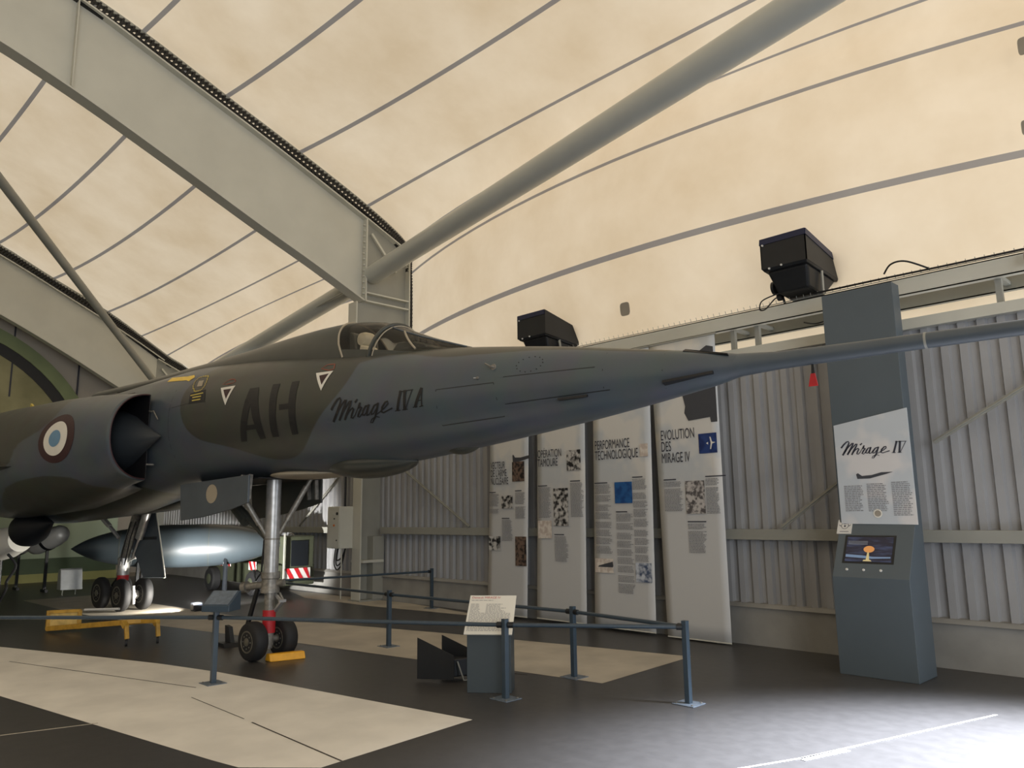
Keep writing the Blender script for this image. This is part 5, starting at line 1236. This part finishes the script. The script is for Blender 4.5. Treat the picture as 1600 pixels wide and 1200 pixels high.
cband([(2.78, math.pi - 1.15), (3.3, math.pi - 1.12), (3.74, math.pi - 1.1)], 0.010, 'screen_edge', 'skingrey', ws)
cband([(3.28, 0.3), (3.42, 0.7), (3.56, 1.12)], 0.012, 'screen_post', 'beige', ws)
cband([(3.28, math.pi - 0.3), (3.42, math.pi - 0.7), (3.56, math.pi - 1.12)], 0.012, 'screen_post', 'beige', ws)
for a0_ in (0.0, math.pi):
    sg = 1 if a0_ == 0 else -1
    b = MB(); b.grid([[cpt(s, a0_ + sg * a_) + Vector((0, 0, 0.003)) for a_ in (0.0, 0.06, 0.12, 0.17)] for s in [2.78 + 0.05 * i for i in range(36)]]); b.build('sill', M['skindark'], ac, smooth=True, recalc=False)
# cockpit interior
st_ = MB(); st_.prism([W(4.44, -0.17, 3.38), W(4.32, -0.17, 3.38), W(4.36, -0.17, 3.66), W(4.46, -0.17, 3.69)], STv * 0.34)
seat = st_.build('ejection_seat', M['skindark'], ac, bevel=0.02)
b = MB(); c = W(4.28, 0.06, 3.585); b.lathe(c - STv * 0.10, STv, [(0, 0.02), (0.01, 0.07), (0.05, 0.085), (0.13, 0.085), (0.18, 0.07), (0.19, 0.02)], n=24); b.build('headrest', M['seatwhite'], seat, smooth=True)
b = MB(); b.prism([W(4.28, 0.02, 3.52), W(4.14, 0.02, 3.48), W(4.10, 0.02, 3.42), W(4.30, 0.02, 3.40)], STv * 0.14); b.build('harness_pad', M['seatwhite'], seat, bevel=0.02)
b = MB(); b.prism([W(3.75, -0.18, 3.34), W(3.2, -0.18, 3.32), W(3.22, -0.18, 3.37), W(3.40, -0.18, 3.42), W(3.65, -0.18, 3.44)], STv * 0.36); b.build('instrument_shroud', M['skindark'], ac, bevel=0.02)
# boxes visible in the screen
b = MB(); b.prism([W(3.36, 0.05, 3.40), W(3.24, 0.05, 3.38), W(3.26, 0.05, 3.43), W(3.34, 0.05, 3.44)], STv * 0.08); b.build('sight_head', M['codes'], ac)

# intakes / nacelles
NT = [(7.82, 3.27, 2.16, 1.27), (8.2, 3.31, 2.10, 1.33), (9.0, 3.38, 1.95, 1.44), (10.0, 3.43, 1.80, 1.53), (12.0, 3.48, 1.70, 1.62), (15.0, 3.50, 1.78, 1.66), (19.0, 3.45, 1.85, 1.6)]
T0 = 0.80
def npt(s, an, side=1, grow=0.0):
    zt = interp(NT, s, 1) + grow; zb = interp(NT, s, 2) - grow; to = interp(NT, s, 3) + grow
    zc = (zt + zb) / 2; h = (zt - zb) / 2; a_ = to - T0; ca, sa = math.cos(an), math.sin(an)
    return W(s, side * (T0 + a_ * max(0, ca) ** (2 / 2.15)), zc + h * math.copysign(abs(sa) ** (2 / 2.15), sa))
def nsurf(s, z, off=0.004):
    zt = interp(NT, s, 1); zb = interp(NT, s, 2); to = interp(NT, s, 3); zc = (zt + zb) / 2; h = (zt - zb) / 2
    q = min(.99, abs((z - zc) / h)); return W(s, T0 + (to - T0) * (1 - q ** 2.15) ** (1 / 2.15) + off, z)
def nacelle(side):
    S_ = [7.82, 7.9, 8.0, 8.2, 8.5, 9, 9.5, 10, 10.7, 11.4, 12, 13, 14, 15, 16, 17, 18, 19]
    b = MB(); rows = []
    for s in S_:
        row = [npt(s, -math.pi / 2 + math.pi * k / 36, side) for k in range(37)]
        zt = interp(NT, s, 1); zb = interp(NT, s, 2)
        # roof and floor run back to the fuselage side
        row = [W(s, side * 0.5, zb + 0.02)] + row + [W(s, side * 0.5, zt - 0.02)] if s > 8.25 else [W(s, side * 0.79, zb)] + row + [W(s, side * 0.79, zt)]
        rows.append(row)
    b.grid(rows); o = b.build('engine_nacelle', M['skin'], ac, smooth=True, angle=60); add_camo(o)
    md = o.modifiers.new('s', 'SOLIDIFY'); md.thickness = 0.018; md.offset = 0
    # inner duct
    b = MB(); rows = []
    for s, g in ((7.83, -0.012), (8.3, -0.05), (9.2, -0.12), (10.2, -0.25)):
        rows.append([npt(s, -math.pi / 2 + math.pi * k / 36, side, g) for k in range(37)] + [W(s, side * 0.80, interp(NT, s, 1) + g)])
    b.grid(rows, closed=True); b.build('duct_lining', M['duct'], o, smooth=True, recalc=False)
    b = MB(); b.prism([npt(10.15, -math.pi / 2 + math.pi * k / 18, side, -0.1) for k in range(19)], AXv * 0.05); b.build('duct_end', M['duct'], o)
    # lip
    pts = [npt(7.815, -math.pi / 2 + math.pi * k / 36, side) for k in range(37)]
    b = MB(); b.tube(pts, 0.010, n=6); b.build('lip_ring', M['darkred'], o, smooth=True)
    # splitter plate and half cone
    b = MB(); b.prism([W(7.80, side * 0.79, 2.17), W(7.80, side * 0.79, 3.27), W(9.0, side * 0.79, 3.3), W(9.0, side * 0.79, 2.1)], STv * side * 0.012); b.build('splitter_plate', M['duct'], o)
    b = MB(); rows = []
    for s, r in ((7.42, 0.002), (7.6, 0.075), (7.85, 0.185), (8.15, 0.32), (8.5, 0.42), (9.0, 0.46)):
        rows.append([W(s, side * (0.805 + r * math.sin(math.pi * k / 24)), 2.69 + r * math.cos(math.pi * k / 24)) for k in range(25)])
    b.grid(rows); cn = b.build('shock_cone', M['coneg'], o, smooth=True, angle=180)
    for z in (3.05, 2.35):
        b = MB(); b.bar(W(7.80, side * 0.70, z), W(7.80, side * 0.80, z), 0.02, 0.02); b.build('mounting_lug', M['alud'], o)
    return o
nst = nacelle(1); nacelle(-1)
b = MB(); b.tube([W(7.80, 0.805, 3.05), W(7.66, 0.81, 3.04), W(7.55, 0.80, 2.92)], 0.008, n=6); b.build('guard_wire', M['alud'], nst)
# roundel
def circ(cs, cz, rs, rz, n=36): return [(cs + rs * math.cos(2 * math.pi * k / n), cz + rz * math.sin(2 * math.pi * k / n)) for k in range(n)]
def disc_decal(rs, rz, name, m, off, parent):
    b = MB(); rings = 5; n = 36; vs = [nsurf(9.08, 2.74, off)]
    for q in range(1, rings + 1):
        for x, z in circ(9.08, 2.74, rs * q / rings, rz * q / rings): vs.append(nsurf(x, z, off))
    fs = [(0, 1 + k, 1 + (k + 1) % n) for k in range(n)]
    for q in range(rings - 1):
        for k in range(n): fs.append((1 + q * n + k, 1 + (q + 1) * n + k, 1 + (q + 1) * n + (k + 1) % n, 1 + q * n + (k + 1) % n))
    b.add(vs, fs); return b.build(name, M[m], parent, recalc=False)
rd = disc_decal(0.47, 0.335, 'roundel', 'darkred', 0.013, ac)
disc_decal(0.31, 0.235, 'roundel_ring', 'white', 0.017, rd)
disc_decal(0.155, 0.115, 'roundel_centre', 'lightblue', 0.021, rd)
# number on the shoulder
vs, fs = text_mesh('7502', 0.10, 'LEFT', offset=0.003)
b = MB(); b.add([onskin(8.95 - v.x * 1.3, 3.36 + v.y, 0.006) for v in vs], fs); b.build('serial_number', M['codes'], ac, recalc=False)
# wings (only the roots are seen)
for sd_ in (1, -1):
    b = MB()
    prof_ = []
    for s0, t_, zz, th in ((10.2, 1.45, 2.42, 0.16), (14.2, 3.6, 2.40, 0.10), (18.2, 5.8, 2.38, 0.04)):
        L = 20.0 - s0
        prof_.append([W(s0, sd_ * t_, zz), W(s0 + L * .08, sd_ * t_, zz + th * .5), W(s0 + L * .4, sd_ * t_, zz + th * .6), W(20, sd_ * t_, zz), W(s0 + L * .4, sd_ * t_, zz - th * .6), W(s0 + L * .08, sd_ * t_, zz - th * .5)])
    b.grid(prof_, closed=True); b.f.append([12, 13, 14, 15, 16, 17]); b.m.append(0)
    b.build('wing', M['skindark'], ac, smooth=True)

# nose landing gear
GX = W(6.0, 0.05, 0)
def G(u, v, z): return GX + AXv * u + STv * v + Vector((0, 0, z))
ng = MB(); ng.tube([G(0, 0, 2.25), G(0, 0, 0.98)], 0.088, n=24)
ngo = ng.build('nose_gear_strut', M['alu'], ac, smooth=True)
def sub(name, m, parent, fn, **k):
    b = MB(); fn(b); return b.build(name, M[m], parent, **k)
sub('collar', 'alud', ngo, lambda b: b.tube([G(0, 0, 0.76), G(0, 0, 0.80), G(0, 0, 0.82), G(0, 0, 0.92), G(0, 0, 0.93), G(0, 0, 1.0)], [.11, .11, .10, .10, .112, .112], n=24), smooth=True)
sub('joint_ring', 'alud', ngo, lambda b: b.tube([G(0, 0, 1.38), G(0, 0, 1.40)], 0.094, n=24), smooth=True)
sub('oleo_leg', 'alud', ngo, lambda b: b.tube([G(0, 0, 0.80), G(0, 0, 0.16)], 0.062, n=20), smooth=True)
sub('red_sleeve', 'red', ngo, lambda b: b.tube([G(0, 0, 0.30), G(0, 0, 0.56)], 0.076, n=24), smooth=True)
sub('steering_unit', 'alud', ngo, lambda b: (b.tube([G(0.02, 0.02, 0.86), G(0.30, 0.12, 0.82)], 0.045, n=14), b.tube([G(0.30, 0.12, 0.82), G(0.36, 0.14, 0.81)], 0.07, n=14), b.tube([G(-0.02, -.02, 0.86), G(-0.16, -0.08, 0.88)], 0.04, n=12)), smooth=True)
sub('torque_link', 'alu', ngo, lambda b: (b.bar(G(-0.05, -0.04, 0.74), G(-0.19, -0.04, 0.66), .02, .035), b.bar(G(-0.05, -0.10, 0.74), G(-0.19, -0.06, 0.66), .02, .035), b.bar(G(-0.19, -0.05, 0.67), G(-0.05, -0.04, 0.54), .05, .025), b.bar(G(-.19, -.09, .67), G(-.19, .0, .67), .03, .03)))
sub('drag_link', 'blackp', ngo, lambda b: (b.bar(G(0.14, 0.08, 0.80), G(0.30, 0.10, 0.36), .03, .05), b.bar(G(0.30, 0.10, 0.36), G(0.10, 0.03, 0.26), .03, .04)))
sub('side_stay', 'alud', ngo, lambda b: (b.tube([G(0.25, 0.38, 2.10), G(0.03, 0.06, 1.42)], 0.026, n=12), b.tube([G(0.20, 0.33, 1.95), G(0.08, 0.13, 1.56)], 0.034, n=12)), smooth=True)
sub('side_stay', 'alud', ngo, lambda b: (b.tube([G(-0.28, -0.36, 2.15), G(-0.03, -0.06, 1.42)], 0.026, n=12), b.tube([G(-0.24, -0.30, 2.02), G(-0.10, -0.13, 1.60)], 0.034, n=12)), smooth=True)
sub('drag_brace', 'skindark', ngo, lambda b: (b.tube([G(0.06, 0, 1.38), G(1.1, 0.02, 1.98)], 0.045, n=12), b.tube([G(0.55, 0.02, 1.60), G(1.2, 0.02, 2.05)], 0.075, n=12)), smooth=True)
sub('hydraulic_pipe', 'white', ngo, lambda b: b.tube([G(-0.062, 0.03, 2.1), G(-0.068, 0.03, 1.3), G(-0.075, 0.03, 0.95)], 0.008, n=6), smooth=True)
sub('hydraulic_pipe', 'blackp', ngo, lambda b: b.tube([G(0.05, 0.07, 1.45), G(0.06, 0.09, 1.0), G(0.13, 0.12, 0.9), G(0.17, 0.12, 1.02)], 0.012, n=6), smooth=True)
sub('axle', 'alud', ngo, lambda b: (b.tube([G(0, -0.22, 0.225), G(0, 0.22, 0.225)], 0.035, n=14), b.box(0, 0, 0, 0, 0, 0) if False else b.tube([G(0, 0, 0.12), G(0, 0, 0.33)], 0.05, n=16)), smooth=True)
def wheel(cx, r, w_, name, parent, hubm='hub'):
    """cx: (point, axis)"""
    c, a = cx
    prof_ = [(-w_ / 2, r * .55), (-w_ / 2, r * .80), (-w_ * .42, r * .92), (-w_ * .25, r * .985), (0, r), (w_ * .25, r * .985), (w_ * .42, r * .92), (w_ / 2, r * .80), (w_ / 2, r * .55)]
    b = MB(); b.lathe(c, a, prof_, n=44)
    for q in (-.22, -.11, 0, .11, .22):
        pass
    wo = b.build(name, M['rubber'], parent, smooth=True)
    b = MB()
    for s in (-1, 1):
        b.lathe(c + a * s * (w_ / 2 - 0.012), a * s, [(0, r * .56), (0.014, r * .56), (0.016, r * .50), (0.0, r * .44), (-0.004, r * .22), (0.02, r * .20), (0.024, r * .08), (0.024, 0.001)], n=32)
    hb = b.build('wheel_hub', M[hubm], wo, smooth=True)
    b = MB()
    for s in (-1, 1):
        for k in range(8):
            a2 = 2 * math.pi * k / 8; up = Vector((0, 0, 1)); sdv = a.cross(up)
            p_ = c + a * s * (w_ / 2 - 0.008) + (up * math.sin(a2) + sdv * math.cos(a2)) * r * .34
            b.lathe(p_, a * s, [(0, 0.009), (0.010, 0.009)], n=6)
    b.build('hub_bolts', M['alud'], wo)
    return wo
for sgn in (1, -1):
    wheel((G(0, sgn * 0.20, 0.225), STv), 0.225, 0.17, 'nose_wheel', ac)
# nose gear doors
for sgn, dk in ((1, 'skingrey'), (-1, 'skindark')):
    b = MB(); tt = 0.50 * sgn
    pts = [(7.40, 2.08), (5.80, 2.14), (5.80, 1.82), (6.2, 1.74), (6.8, 1.66), (7.34, 1.62)]
    b.prism([W(s, tt, z) for s, z in pts], STv * 0.025 * sgn); d_ = b.build('gear_door', M[dk], ac, bevel=0.006)
    if sgn > 0:
        b = MB(); b.prism([W(6.60 + 0.13 * math.cos(2 * math.pi * k / 16) , tt + 0.027, 1.94 + 0.115 * math.sin(2 * math.pi * k / 16)) for k in range(16)], STv * 0.003); b.build('beige_spot', M['beige'], d_)
    for s in (5.86, 6.02):
        b = MB(); b.bar(W(s, tt - 0.04 * sgn, 2.15), W(s, tt - 0.02 * sgn, 1.86), 0.03, 0.05); b.build('hinge_arm', M['alud'], d_, bevel=0.004)
b = MB(); b.prism([W(7.4, -0.42, 2.085), W(5.7, -0.42, 2.10), W(5.7, 0.42, 2.10), W(7.4, 0.42, 2.085)], Vector((0, 0, 0.01))); b.build('wheel_bay', M['duct'], ac)
# pale panel on the belly ahead of the nose gear
# main landing gear (the far-side bogie is the one in view)
MX = W(12.75, -1.20, 0)
def main_gear(t, vis=True):
    O = W(12.75, t, 0)
    def Q(u, v, z): return O + AXv * u + STv * v + Vector((0, 0, z))
    mg = sub('main_gear_strut', 'alud', ac, lambda b: (b.tube([Q(-0.42, 0.0, 1.75), Q(0, 0, 0.90)], 0.085, n=18), b.tube([Q(0, 0, 0.95), Q(0.0, 0, 0.62)], 0.085, n=18)), smooth=True)
    sub('oleo_collar', 'alu', mg, lambda b: (b.tube([Q(0, 0, 0.90), Q(0, 0, 0.62)], 0.105, n=20), b.tube([Q(0, 0, .93), Q(0, 0, .90)], .115, n=20)), smooth=True)
    sub('red_collar', 'red', mg, lambda b: b.tube([Q(0, 0, 0.62), Q(0, 0, 0.52)], 0.10, n=20), smooth=True)
    sub('actuator', 'alu', mg, lambda b: (b.tube([Q(-0.80, -0.02, 1.85), Q(-0.45, -0.05, 1.30)], 0.075, n=14), b.tube([Q(-0.45, -0.05, 1.30), Q(-0.18, -0.06, 0.93)], 0.022, n=10)), smooth=True)
    sub('torque_link', 'alu', mg, lambda b: (b.bar(Q(-0.1, -0.1, 1.02), Q(-0.24, -0.1, 0.93), .04, .05), b.bar(Q(-.24, -.1, .95), Q(-.08, -.02, .86), .04, .04)))
    sub('side_stay', 'alu', mg, lambda b: (b.tube([Q(0.42, 0.25, 1.66), Q(0.05, 0.10, 1.30)], 0.035, n=12), b.bar(Q(0.50, 0.28, 1.72), Q(0.25, 0.2, 1.52), 0.08, 0.06)))
    def pipes(b):
        rnd = random.Random(3)
        for k in range(5):
            a_ = rnd.uniform(-.09, .09); c_ = rnd.uniform(-.1, .02)
            b.tube([Q(c_ - .35, a_, 1.6), Q(c_ - .2 + rnd.uniform(-.03, .03), a_ + rnd.uniform(-.03, .03), 1.3), Q(c_ - .08 + rnd.uniform(-.03, .03), a_, 1.05), Q(c_, a_, 0.8)], 0.012, n=6)
    sub('hydraulic_pipes', 'blackp', mg, pipes, smooth=True)
    sub('bogie_beam', 'blackp', mg, lambda b: (b.bar(Q(-0.42, 0, 0.30), Q(0.42, 0, 0.32), 0.12, 0.14), b.bar(Q(0, 0, .3), Q(0, 0, .6), .14, .14, (1, 0, 0)), b.bar(Q(.1, 0, .62), Q(.42, 0, .40), .05, .05)), bevel=0.01)
    sub('brake_unit', 'alu', mg, lambda b: [b.tube([Q(u, -0.09, 0.28), Q(u, 0.09, 0.28)], 0.08, n=12) for u in (-0.42, 0.42)] + [b.tube([Q(-.5, .0, .12), Q(-.5, .02, .45)], .03, n=8)])
    for u in (-0.42, 0.42):
        for v in (-0.20, 0.20):
            wheel((Q(u, v, 0.29), STv), 0.29, 0.16, 'main_wheel', ac)
    if not vis: return
    # gear leg door
    b = MB(); b.prism([Q(-0.35, -0.10, 1.95), Q(-0.70, -0.16, 1.95), Q(-0.95, -0.20, 1.2), Q(-1.15, -0.22, 0.60), Q(-0.55, -0.12, 0.58), Q(-0.35, -0.10, 0.85), Q(-0.15, -0.06, 1.1), Q(-0.15, -0.06, 1.4)], STv * -0.03 + AXv * -0.01)
    d_ = b.build('gear_door', M['skingrey'], ac, bevel=0.006)
    b = MB(); b.bar(Q(-0.70, -0.17, 1.95), Q(-0.95, -0.21, 1.2), 0.012, 0.05); b.bar(Q(-0.95, -0.21, 1.2), Q(-1.15, -0.23, 0.60), 0.012, 0.05); b.build('door_edge', M['white'], d_)
    b = MB(); b.bar(Q(-0.08, -0.05, 1.28), Q(-0.85, -0.16, 1.30), 0.05, 0.05); b.build('door_link', M['blackp'], d_)
main_gear(-1.20); main_gear(1.45, False)
# anti-collision fin on the spine
b = MB(); b.prism([W(14.6, -0.02, 3.70), W(14.2, -0.02, 3.72), W(14.55, -0.02, 3.92)], STv * 0.04); b.build('yellow_fin', M['stencilyellow'], ac)
